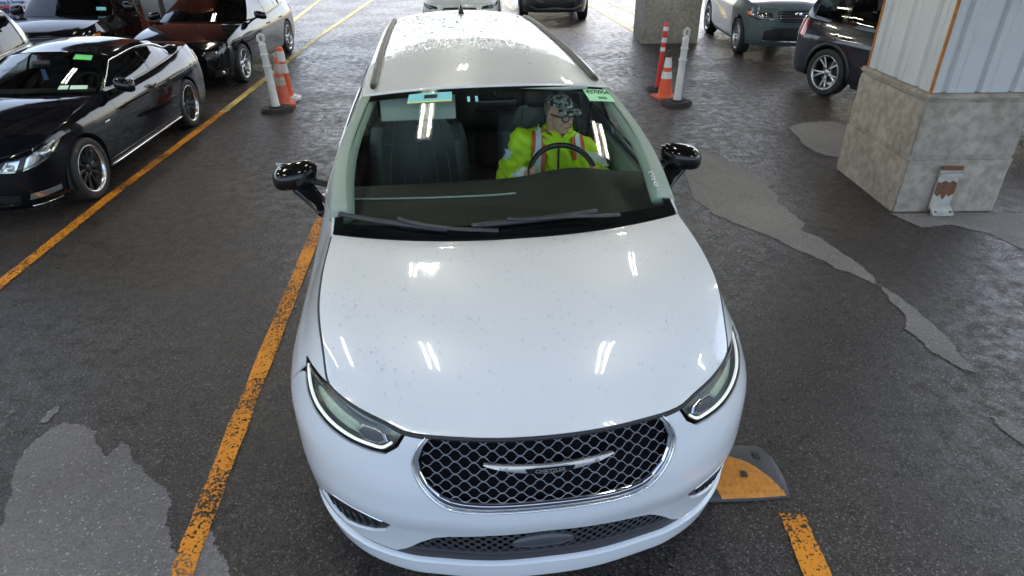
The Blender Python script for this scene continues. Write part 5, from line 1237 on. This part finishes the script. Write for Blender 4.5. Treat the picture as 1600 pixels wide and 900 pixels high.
cone('traffic_cone', 'grimy orange traffic cone with dull bands behind the delineator near the black sedan', tuple(ground(444,164))[:2], .70, M_FADO, [(.30,.42,M_GRIME),(.47,.60,M_GRIME)], base=.17, bm_=M_FADO)
marker('leaning orange marker with two white bands behind the grimy cone', tuple(ground(455,155))[:2], .78, M_ORNG, [(.40,.54),(.57,.72)], M_REFL, .2, -.05, .05)
cone('traffic_cone', 'bright orange traffic cone with white bands and black tip between two posts', tuple(ground(1038,153))[:2], .70, M_ORNG, [(.30,.40,M_REFL),(.46,.60,M_REFL)], tip=M_RUB, base=.16, bm_=M_FADO)
marker('tall red orange marker with three white bands in front of the concrete column', tuple(ground(1026,141))[:2], 1.02, mat('red_orange_plastic', (.66,.03,.02), .5, var=.1), [(.60,.66),(.73,.80),(.90,.96)], M_RUB, .1, .05, .036)
cone('traffic_cone', 'small orange cone standing against the chain link fence', (8.45, 17.75), .7, M_ORNG, [(.3,.4,M_REFL),(.46,.58,M_REFL)])
cone('traffic_cone', 'orange barrel cone behind the chain link fence', (8.1, 19.6), .9, M_ORNG, [(.35,.5,M_REFL),(.6,.74,M_REFL)], base=.2)
# rubber speed hump end under the minivan's corner
hp = empty('speed_hump', (.95, 2.38, 0), math.radians(2), 'black and orange rubber speed hump end piece under the minivan bumper', 'speed hump')
M_HUMPO = mat('worn_orange_rubber', (.62,.24,.03), .55, var=.35, scale=30, bump=.4, bscale=60)
def humpS(u, v):
    e = np.clip((.42 - u)/.24, 0, 1); k = np.sqrt(np.clip(1-(1-e)**2, 0, 1)); return np.stack([u, v*.185*(.86+.14*k), .004 + .062*np.sqrt(np.clip(1-(v)**2, 0, 1))*(.25+.75*k)], -1)
# black carcass with an orange inset cut by a curved edge
orange = [(.06,-.97),(.385,-.97),(.33,-.45),(.25,.05),(.14,.42),(.02,.55),(-.02,.1)]
panel('rubber_body', [(-.55,-1),(.40,-1),(.41,-.4),(.40,.4),(.36,1),(-.55,1)], humpS, mat('worn_black_rubber', (.05,.05,.054), .5, var=.4, scale=30, bump=.4, bscale=60), hp, [orange], step=.05, flange=.0)
panel('orange_inset', orange, lambda u, v: humpS(u, v) + np.array([0,0,.001]), M_HUMPO, hp, step=.05, flange=.0)
mb = MB()
for i in range(12):
    for j in range(9):
        u, v = .02 + i*.032, -.85 + j*.2
        if not inside(orange, np.array([[u, v]]))[0]: continue
        P = humpS(np.float64(u), np.float64(v)); mb.lathe([(.007,0),(.005,.005),(0,.005)], 6, tuple(P))
o = mb.build('rubber_studs', M_HUMPO, hp, False); o['kind'] = 'stuff'
for (u, v) in ((.20,-.35),(.31,.35)):
    P = humpS(np.float64(u), np.float64(v)); mb = MB(); mb.box((P[0], P[1], P[2]+.002), (.032,.04,.008), bev=.002); mb.build('bolt_recess', M_RUB, hp, False)

# ------------------------------------------------------------------ brick pier with meter boxes
pier = empty('brick_pier', (-6.80, 14.55, 0), 0, 'red brick pier with grey meter boxes and orange cable holders on a concrete plinth', 'pier')
PX0, PX1, PY0, PY1 = -.50, .50, -.80, .80
M_BRICK = mat('red_brick', (.38,.10,.065), .85, var=.45, scale=5, bump=.25, bscale=60); M_MORT = mat('grey_mortar', (.34,.31,.28), .9, var=.2, scale=20)
mb = MB(); mb.box((0,0,2.35), (PX1-PX0-.016, PY1-PY0-.016, 3.9)); mb.build('mortar_core', M_MORT, pier, False)
V, F = rough_block(PX0-.03, PX1+.03, PY0-.03, PY1+.03, -.05, .42, seed=9); sharp(link('concrete_plinth', V, F, M_CONC, pier), 30)
mb = MB(); bl, bh, j = .203, .062, .010
for face in range(3):   # front, right, left: single bricks, too small in the picture to pick apart
    L_ = (PX1-PX0) if face == 0 else (PY1-PY0)
    for row in range(int((4.2-.43)/(bh+j))):
        z = .43 + row*(bh+j) + bh/2; x = -(bl+j)/2*(row % 2)
        while x < L_ - .01:
            a, b = max(0, x), min(L_, x+bl); x += bl + j
            if b - a < .03: continue
            c_, w_ = (a+b)/2, b-a; d = random.uniform(0, .003)
            if face == 0: mb.box((PX0+c_, PY0+.004-d, z), (w_, .03, bh))
            elif face == 1: mb.box((PX1-.004+d, PY0+c_, z), (.03, w_, bh))
            else: mb.box((PX0+.004-d, PY0+c_, z), (.03, w_, bh))
o = mb.build('bricks', M_BRICK, pier, False); o['kind'] = 'stuff'
M_METER = mat('grey_meter_box', (.26,.27,.29), .5, var=.1)
for (x, z, w, h) in ((-.14,.98,.34,.56),(.27,1.02,.28,.46)):
    mb = MB(); mb.box((x, PY0-.10, z), (w,.18,h), bev=.015); b = mb.build('meter_box', M_METER, pier, False)
    mb = MB(); mb.lathe([(0,-.012),(.05,-.01),(.055,0)], 16, (x+.0, PY0-.19, z-h*.36), 'Y'); mb.build('maker_disc', M_REFL, b)
mb = MB(); mb.box((.455, PY0-.05, 1.05), (.06,.08,.55), bev=.006); mb.build('cover_strip', M_WPOST, pier, False)
mb = MB(); mb.tube([(-.52,PY0-.03,2.6),(-.52,PY0-.03,1.0),(-.49,PY0-.03,.84),(-.40,PY0-.03,.77),(-.30,PY0-.05,.76)], .022, 8); mb.build('conduit', M_METER, pier)
mb = MB(); mb.tube([(-.42,PY0-.05,2.5),(-.42,PY0-.05,.98)], .04, 8); mb.build('pipe', M_METER, pier)
for x in (-.24, .28):
    mb = MB(); mb.box((x-.055,PY0-.07,.60), (.035,.10,.22), bev=.01); mb.box((x+.055,PY0-.07,.60), (.035,.10,.22), bev=.01); mb.box((x,PY0-.07,.70), (.145,.10,.05), bev=.012); h_ = mb.build('cable_holder', M_ORNG, pier, False)
    mb = MB(); mb.tube([(x,PY0-.09,.66),(x+.01,PY0-.10,.52),(x-.01,PY0-.11,.38),(x,PY0-.12,.2)], .016, 8); mb.build('cable', M_RUB, h_)
    mb = MB(); mb.box((x+.03,PY0-.09,.30), (.20,.10,.28), bev=.02); mb.build('service_box', M_WPOST, pier, False)
    mb = MB(); mb.box((x+.045,PY0-.142,.33), (.05,.004,.08)); mb.build('blue_label', mat('blue_print', (.05,.09,.35), .5), pier, False)

# ------------------------------------------------------------------ white lettered van, far left
vy = math.radians(8)
lv = empty('lettered_van', (-12.9, 16.4, 0), vy, 'white cargo van with blue and red lettering and blue arrow on its side', 'van', 'parked cars')
M_VWH = mat('white_van_paint', (.72,.74,.77), .35, coat=.6, var=.03)
def vanprof(y):   # side outline (x, z)
    return [(-x, z) for x, z in [(-2.6,.32),(-2.62,.7),(-2.55,2.25),(-2.4,2.35),(1.2,2.35),(1.5,2.2),(1.95,1.35),(2.45,1.10),(2.6,.9),(2.6,.36),(2.2,.30)]]
def arcs(cx, R_): return [(cx + R_*math.cos(t), .36 + R_*math.sin(t)) for t in np.linspace(0.05, math.pi-.05, 14)]
o_ = vanprof(0); out = o_[:-1] + [(-2.2,.30)] + arcs(-1.72,.42)[::-1] + arcs(1.55,.42)[::-1] + [(2.2,.30)]
bm = bmesh.new(); f0 = bm.faces.new([bm.verts.new((x, -.98, z)) for x, z in out]); r_ = bmesh.ops.extrude_face_region(bm, geom=[f0]); bmesh.ops.translate(bm, verts=[g for g in r_['geom'] if isinstance(g, bmesh.types.BMVert)], vec=(0,1.96,0))
bmesh.ops.recalc_face_normals(bm, faces=bm.faces[:]); bmesh.ops.bevel(bm, geom=[e for e in bm.edges if abs(e.verts[0].co.y - e.verts[1].co.y) < .01], offset=.05, segments=3, affect='EDGES', clamp_overlap=True)
bm.verts.index_update(); o = link('body', [v.co.copy() for v in bm.verts], [[v.index for v in f.verts] for f in bm.faces], M_VWH, lv); bm.free(); sharp(o, 50)
w0 = make_wheel(.36, .24, dict(n=8, sw=.05))
for i, (x, y) in enumerate(((-1.72,-.84),(1.55,-.84),(-1.72,.84),(1.55,.84))):
    w = w0 if i == 0 else copy_tree(w0); w.parent = lv; w.location = (x, y, .36); w.rotation_euler = (0, 0, -math.pi/2 if y < 0 else math.pi/2)
mb = MB(); mb.box((0,-.985,.40), (2.2,.03,.07), bev=.01); mb.build('side_moulding', M_REFL, lv, False)
mb = MB(); mb.box((-.55,-.984,1.3), (.012,.008,1.7)); mb.build('door_seam', M_RUB, lv, False)
mb = MB(); mb.box((-1.05,-.985,1.75), (.75,.02,.6), bev=.05); mb.build('side_window', M_TINT, lv)
mb = MB(); mb.box((2.6,-.86,1.0), (.06,.14,.32), bev=.015); mb.build('tail_lamp', M_RED, lv, False)
fv = lambda X, Z, k=1.: (lambda x, y: (X + x, -.9865, Z + y))
M_BLUEP = mat('blue_print', (.05,.2,.62), .5); M_REDP = mat('red_print', (.55,.03,.04), .5); M_NAVYP = mat('navy_print', (.03,.05,.2), .5)
for txt, sz, X, Z, m_ in (('STORAGE', .17, 1.50, .98, M_NAVYP), ('Moving, Packing & Storage', .09, 1.50, .85, M_BLUEP), ('Quality, Friendly, Caring', .09, 1.52, .75, M_REDP), ('718-423-4878', .085, 1.36, .65, M_NAVYP), ('www.moving.com', .085, 1.40, .55, M_BLUEP)):
    text_on('lettering', txt, sz, fv(X, Z), m_, lv, .003)
ar = [(-.25,.62),(0,.62),(.12,.22),(.25,.22),(.05,-.11),(-.18,.19),(-.06,.20),(-.12,.42)]
mb = MB(); mb.add([(.45+x*.8,-.9865,.66+z*.8) for x, z in ar], [(0,1,2,6,7),(3,4,5,6,2)]); mb.build('blue_arrow', M_BLUEP, lv, False)
mb = MB(); a_ = np.linspace(0, math.pi, 14); mb.add([(.15+.28*math.cos(t),-.9865,.42+.28*math.sin(t)) for t in a_] + [(.15+.14*math.cos(t),-.9865,.42+.14*math.sin(t)) for t in a_], [(i,i+1,15+i,14+i) for i in range(13)]); mb.build('red_arch', M_REDP, lv, False)

# ------------------------------------------------------------------ chain link fence
fe = empty('chain_link_fence', (6.4, 17.9, 0), math.radians(21.5), 'grey chain link fence beyond the teal grey car', 'fence')
M_GALV = mat('galvanised_wire', (.42,.44,.47), .4, metal=.7, var=.1); FL, FH = 9.0, 1.9; mb = MB(); sp = .085; k = -FH
while k < FL:
    for dr in (1, -1):
        x0, x1 = (k, k+FH) if dr > 0 else (k+FH, k); z0, z1 = .04, FH
        a, b = max(min(x0,x1),0), min(max(x0,x1),FL)
        if b - a > .02:
            za = z0 + (z1-z0)*(a-x0)/(x1-x0); zb = z0 + (z1-z0)*(b-x0)/(x1-x0); mb.tube([(a,.004*dr,za),(b,.004*dr,zb)], .0042, 3, cap=False)
    k += sp
o = mb.build('wire_mesh', M_GALV, fe, False); o['kind'] = 'stuff'
for x in np.arange(0, FL+.1, 2.25):
    mb = MB(); mb.tube([(x,0,0),(x,0,2.0)], .03, 10); mb.lathe([(.034,1.98),(.02,2.03),(0,2.04)], 10, (x,0,0)); mb.build('post', M_GALV, fe)
mb = MB(); mb.tube([(0,0,1.92),(FL,0,1.92)], .02, 8); mb.build('top_rail', M_GALV, fe)
# ------------------------------------------------------------------ driver
from mathutils.bvhtree import BVHTree
def ell(c, r, seg=20, R=None):
    bm = bmesh.new(); bmesh.ops.create_uvsphere(bm, u_segments=seg, v_segments=seg//2+2, radius=1); bm.verts.index_update()
    M = R or Matrix.Identity(3); V = [M @ Vector((v.co.x*r[0], v.co.y*r[1], v.co.z*r[2])) + Vector(c) for v in bm.verts]; F = [[v.index for v in f.verts] for f in bm.faces]; bm.free(); return V, F
def limb(mb, pts, rad, n=14):
    q = catmull(np.array(pts, float), 8); r = np.interp(np.linspace(0, 1, len(q)), np.linspace(0, 1, len(rad)), rad); mb.tube(q, r, n)
    for p, rr in ((q[0], r[0]), (q[-1], r[-1])): mb.add(*ell(p, (rr, rr, rr), 14))
def fuse(mb, vox, smooth=3):
    """merge overlapping closed shapes into one continuous skin"""
    o = link('tmp', mb.V, mb.F, None, None, True); md = o.modifiers.new('r', 'REMESH'); md.mode = 'VOXEL'; md.voxel_size = vox
    if smooth: m2 = o.modifiers.new('s', 'SMOOTH'); m2.factor = .5; m2.iterations = smooth
    dg = bpy.context.evaluated_depsgraph_get(); me = bpy.data.meshes.new_from_object(o.evaluated_get(dg)); V = [v.co.copy() for v in me.vertices]; F = [tuple(p.vertices) for p in me.polygons]
    bpy.data.objects.remove(o); bpy.data.meshes.remove(me); return V, F
M_SKIN = mat('weathered_skin', (.66,.37,.27), .5, var=.16, scale=45, bump=.08); M_LIME = mat('hi_vis_yellow_fabric', (.62,.92,.02), .6, var=.12, scale=14, bump=.1, bscale=40)
M_SILV = mat('silver_reflective_tape', (.70,.78,.80), .35, var=.08, scale=60); M_OTAPE = mat('orange_tape', (.80,.13,.03), .55, var=.1); M_HAIR = mat('grey_hair', (.28,.27,.26), .7, var=.4, scale=120, bump=.4)
M_NAVY = mat('dark_collar_lining', (.02,.02,.024), .8, var=.3); M_DENIM = mat('dark_denim', (.03,.04,.07), .8, var=.2, scale=60)
oy = van.off[1]
HC = Vector((.485, 2.40 + oy, 1.385)); HR = Matrix.Rotation(math.radians(38), 3, 'Z') @ Matrix.Rotation(math.radians(8), 3, 'X')
def hp_(x, y, z): return HR @ Vector((x, y, z)) + HC      # head frame: -Y is the face, z up
def hell(mb, c, r): V, F = ell((0,0,0), r, 20); mb.add([hp_(v.x + c[0], v.y + c[1], v.z + c[2]) for v in V], F)
body = MB()
# head: skull, face, jaw, nose, brow, ears
hell(body, (0,.012,.03), (.076,.097,.092)); hell(body, (0,-.03,-.035), (.062,.062,.085)); hell(body, (0,-.055,-.095), (.038,.035,.028))
hell(body, (0,-.092,-.012), (.0135,.018,.030)); hell(body, (0,-.104,-.030), (.017,.015,.013)); hell(body, (-.012,-.097,-.034), (.009,.010,.008)); hell(body, (.012,-.097,-.034), (.009,.010,.008))
hell(body, (-.033,-.078,.022), (.026,.014,.010)); hell(body, (.033,-.078,.022), (.026,.014,.010)); hell(body, (-.045,-.060,-.03), (.022,.026,.024)); hell(body, (.045,-.060,-.03), (.022,.026,.024))
hell(body, (0,-.085,-.060), (.026,.013,.008)); hell(body, (0,-.083,-.073), (.023,.012,.008))
for s_ in (-1, 1): hell(body, (s_*.080,.012,-.005), (.010,.020,.034)); hell(body, (s_*.074,.008,-.028), (.012,.014,.014))
sh0 = Vector((.475, 2.50 + oy, 1.16))
limb(body, [hp_(0,.03,-.05), (.478,2.46+oy,1.25), (.475,2.50+oy,1.15)], [.055,.056,.065])
limb(body, [(.475,2.50+oy,1.14), (.47,2.50+oy,.95), (.465,2.44+oy,.70)], [.15,.16,.165])
V, F = ell((.475,2.50+oy,1.08), (.20,.12,.10)); body.add(V, F)
arms = {-1: [(.275,2.50+oy,1.165), (.150,2.36+oy,.985), (.235,2.08+oy,1.10)], 1: [(.675,2.50+oy,1.10), (.755,2.34+oy,.955), (.625,2.04+oy,1.07)]}
for s_, a in arms.items():
    limb(body, a, [.058,.048,.046,.038,.030])
    w = np.array(a[2]); rim = np.array([wc[0] + s_*(.18), wc[1]-.01, wc[2]+.02])   # hand closes on the rim
    d = (rim - w); d /= np.linalg.norm(d); up = np.array([0,-.2,1.]); pc = w + d*.06
    limb(body, [w, w + d*.04, w + d*.075], [.030,.036,.034], 10)
    for k in range(4):
        b0 = w + d*.075 + up*(.028 - .019*k); ln = (.075,.085,.08,.065)[k]
        limb(body, [b0, b0 + d*ln*.45 + np.array([s_*.012,-.02,.004]), b0 + d*ln*.55 + np.array([-s_*.004,-.046,0]), b0 + d*ln*.25 + np.array([-s_*.012,-.052,-.002])], [.0095,.009,.0085,.0075], 8)
    t0 = w + d*.03 + up*.03; limb(body, [t0, t0 + d*.03 + np.array([-s_*.015,-.01,.018]), t0 + d*.055 + np.array([-s_*.012,-.03,.015])], [.012,.0105,.009], 8)
for s_ in (-1, 1): limb(body, [(.465+s_*.09,2.42+oy,.70), (.465+s_*.13,1.98+oy,.74), (.465+s_*.10,1.72+oy,.36), (.465+s_*.10,1.62+oy,.34)], [.09,.075,.055,.045])
V, F = fuse(body, .0065, 2)
root = van.root
person = link('person', V, F, M_SKIN); person.location = root.location; person.rotation_euler = root.rotation_euler
tag(person, 'driver in bright yellow reflective jacket, camouflage cap and black glasses at the wheel', 'person')
# trousers
tr = MB()
for s_ in (-1, 1): limb(tr, [(.465+s_*.09,2.44+oy,.70), (.465+s_*.13,1.98+oy,.745), (.465+s_*.10,1.73+oy,.40)], [.11,.09,.072])
tr.add(*ell((.465,2.45+oy,.72), (.19,.15,.13))); V, F = fuse(tr, .014, 2); link('trousers', V, F, M_DENIM, person)
# jacket
jk = MB(); limb(jk, [(.475,2.51+oy,1.13), (.47,2.50+oy,.95), (.465,2.46+oy,.74)], [.175,.20,.205], 20); jk.add(*ell((.475,2.51+oy,1.115), (.235,.135,.115)))
jk.add(*ell((.30,2.50+oy,1.165), (.11,.105,.095))); jk.add(*ell((.65,2.50+oy,1.12), (.11,.105,.09)))
for s_, a in arms.items(): limb(jk, [a[0], a[1], tuple(np.array(a[1])*.15 + np.array(a[2])*.85)], [.100,.088,.086,.066,.052], 18)
V, F = fuse(jk, .010, 3); W = []; BV = BVHTree.FromPolygons([Vector(v) for v in V], F)   # smooth cloth, carries the tape
for v in V:
    x, y, z = v; w = .010*math.sin(26*z + 14*x + 5*math.sin(9*x+2)) * (.5+.5*math.sin(7*x+5*z)) + .006*math.sin(38*z + 9*x + 4*math.sin(11*x)) + .005*math.sin(55*x - 25*z + 3*math.sin(17*z)) + .004*math.sin(90*z + 60*x); W.append(w)
tmp = bpy.data.meshes.new('t'); tmp.from_pydata(V, [], F); tmp.update(); N = [n.vector.copy() for n in tmp.vertex_normals]; V = [v + n*w for v, n, w in zip(V, N, W)]; bpy.data.meshes.remove(tmp)
jacket = link('jacket', V, F, M_LIME, person)
def drape(name, quad, m, n=(5, 22), lift=.018, par=jacket, d=(0,1,0)):
    """strip laid on the jacket's front: quad of (x, z) corners, cast backwards on to the cloth"""
    q = np.array(quad, float); P, Fs = [], []
    for i in range(n[1]):
        for j in range(n[0]):
            u, v = j/(n[0]-1), i/(n[1]-1); xz = (q[0]*(1-u)+q[1]*u)*(1-v) + (q[3]*(1-u)+q[2]*u)*v
            h = BV.ray_cast(Vector((xz[0], 1.2+oy, xz[1])), Vector(d)); P.append(h[0] + h[1]*(lift if h[1].y < 0 else -lift) if h[0] is not None else None)
    for i in range(n[1]-1):
        for j in range(n[0]-1):
            f = (i*n[0]+j, i*n[0]+j+1, (i+1)*n[0]+j+1, (i+1)*n[0]+j)
            if all(P[k] is not None for k in f) and max((P[f[0]]-P[k]).length for k in f) < .12: Fs.append(f)
    return link(name, [p if p is not None else (0,0,0) for p in P], Fs, m, par)
for x0, x1, z1, lean in ((.315,.365,1.262,.02), (.605,.655,1.215,-.02)):
    drape('orange_edging', [(x0-.022,.95),(x1+.022,.95),(x1+.022+lean,z1),(x0-.022+lean,z1)], M_OTAPE, lift=.015); drape('reflective_tape', [(x0,.95),(x1,.95),(x1+lean,z1+.003),(x0+lean,z1+.003)], M_SILV, lift=.0185)
drape('reflective_tape', [(-.02,1.145),(.25,1.05),(.25,1.115),(-.02,1.215)], M_SILV, (28,8), .02); drape('reflective_tape', [(.69,1.05),(.90,1.0),(.90,1.065),(.69,1.115)], M_SILV, (20,8), .018)
drape('reflective_tape', [(.02,.955),(.25,.90),(.25,.95),(.02,1.005)], M_SILV, (16,4)); drape('reflective_tape', [(.38,.93),(.60,.93),(.60,.98),(.38,.98)], M_SILV, (14,4))
drape('zip', [(.462,.92),(.474,.92),(.482,1.20),(.470,1.20)], M_NAVY, (3,16), .016)
# stand-up collar: lime outside, dark lining
def collar(R0, R1, h, m, name, dz=0.):
    mb = MB(); n = 30; V, F = [], []
    for k, (rx, ry, zz) in enumerate(((R0*1.15,R0*1.05,-.03),(R0,R0*.95,.03),(R1,R1*.95,h))):
        for i in range(n+1):
            a = math.radians(-70) + math.radians(320)*i/n; fr = (1 - math.cos(a - math.pi*1.5))/2     # open at the throat (front, -Y)
            V.append((.478 + rx*math.cos(a), 2.475 + oy + ry*math.sin(a), 1.205 + dz + zz*(.35+.65*fr) + .012*math.sin(a*5)))
    for k in range(2):
        for i in range(n): F.append((k*(n+1)+i, k*(n+1)+i+1, (k+1)*(n+1)+i+1, (k+1)*(n+1)+i))
    o = link(name, V, F, m, jacket); md = o.modifiers.new('t', 'SOLIDIFY'); md.thickness = .010; return o
collar(.112,.118,.085, M_LIME, 'collar'); collar(.100,.104,.088, M_NAVY, 'collar_lining', .004)
for s_, p in ((-1,[(.385,2.41,1.255),(.425,2.385,1.235),(.468,2.365,1.17)]), (1,[(.572,2.42,1.245),(.535,2.385,1.225),(.488,2.365,1.17)])):
    mb = MB(); mb.tube([(a, b+oy, c) for a, b, c in catmull(np.array(p), 6)], .026, 8, flat=.45); mb.build('collar_flap', M_LIME, jacket)
# hair, cap, glasses, eyes, mouth
def hshell(name, test, k, m, par, seg=40):
    V, F = ell((0,0,0), (.076*k,.097*k,.092*k), seg); keep = [i for i, f in enumerate(F) if all(test(V[j]) for j in f)]
    return link(name, [hp_(v.x, v.y+.012, v.z+.03) for v in V], [F[i] for i in keep], m, par)
hshell('hair', lambda v: v.z < .035 and v.y > -.012 and v.z > -.055, 1.035, M_HAIR, person)
def camo():
    m, t, p = _nodes('grey_camouflage_cloth'); tc = t.nodes.new('ShaderNodeTexCoord'); n = t.nodes.new('ShaderNodeTexNoise'); n.inputs['Scale'].default_value = 34; n.inputs['Detail'].default_value = 2; t.links.new(tc.outputs['Object'], n.inputs['Vector'])
    r = t.nodes.new('ShaderNodeValToRGB'); r.color_ramp.interpolation = 'CONSTANT'; e = r.color_ramp.elements; e[0].color = (.03,.035,.035,1); e[1].position = .44; e[1].color = (.20,.24,.22,1); x = e.new(.52); x.color = (.55,.60,.57,1); x = e.new(.62); x.color = (.1,.12,.11,1)
    t.links.new(n.outputs['Fac'], r.inputs[0]); t.links.new(r.outputs[0], p.inputs['Base Color']); p.inputs['Roughness'].default_value = .85; return m
M_CAMO = camo()
cap = hshell('cap', lambda v: v.z > .018 - .25*v.y*0 and True, 1.10, M_CAMO, person)
V, F = [], []
for i in range(13):
    a = math.radians(-62 + 124*i/12)
    for k in range(5):
        q = k/4; r = .100 + .078*q*math.cos(a)**.6; V.append(hp_(math.sin(a)*(.080+.012*q), -.012 - r*math.cos(a)*.95 + .01, .066 - .020*q*q - .018*(math.sin(a)**2)))
for i in range(12):
    for k in range(4): F.append((i*5+k, i*5+k+1, i*5+k+6, i*5+k+5))
o = link('cap_brim', V, F, M_CAMO, person); md = o.modifiers.new('t', 'SOLIDIFY'); md.thickness = .005
mb = MB()
for s_ in (-1, 1):
    q = [(s_*.036 + .026*math.copysign(abs(math.cos(a))**.7, math.cos(a)), -.100 + .010*(abs(s_*.036+.026*math.cos(a))/.06)**2, -.002 + .019*math.copysign(abs(math.sin(a))**.7, math.sin(a))) for a in np.linspace(0, 2*np.pi, 25)]
    mb.tube([hp_(*p) for p in q], .0042, 6, cap=False); mb.tube([hp_(s_*.062,-.092,.008), hp_(s_*.080,-.05,.008), hp_(s_*.083,.012,.008), hp_(s_*.082,.03,-.010)], .0045, 6)
mb.tube([hp_(-.011,-.101,.003), hp_(0,-.106,.006), hp_(.011,-.101,.003)], .003, 6); gls = mb.build('glasses', M_BLACKP, person)
for s_ in (-1, 1):
    mb = MB(); V, F = ell((0,0,0), (.0125,.0125,.0125), 14); mb.add([hp_(v.x+s_*.033, v.y-.077, v.z-.002) for v in V], F); mb.build('eye', mat('eye_white', (.75,.73,.7), .2), person)
    mb = MB(); V, F = ell((0,0,0), (.0062,.003,.0062), 12); mb.add([hp_(v.x+s_*.033, v.y-.0885, v.z-.003) for v in V], F); mb.build('iris', mat('dark_iris', (.05,.04,.035), .1), person)
mb = MB(); mb.tube([hp_(-.024,-.088,-.067), hp_(-.01,-.0965,-.066), hp_(.01,-.0965,-.066), hp_(.024,-.088,-.067)], [.002,.0035,.0035,.002], 6); mb.build('mouth', mat('dark_lip', (.16,.05,.045), .5), person)
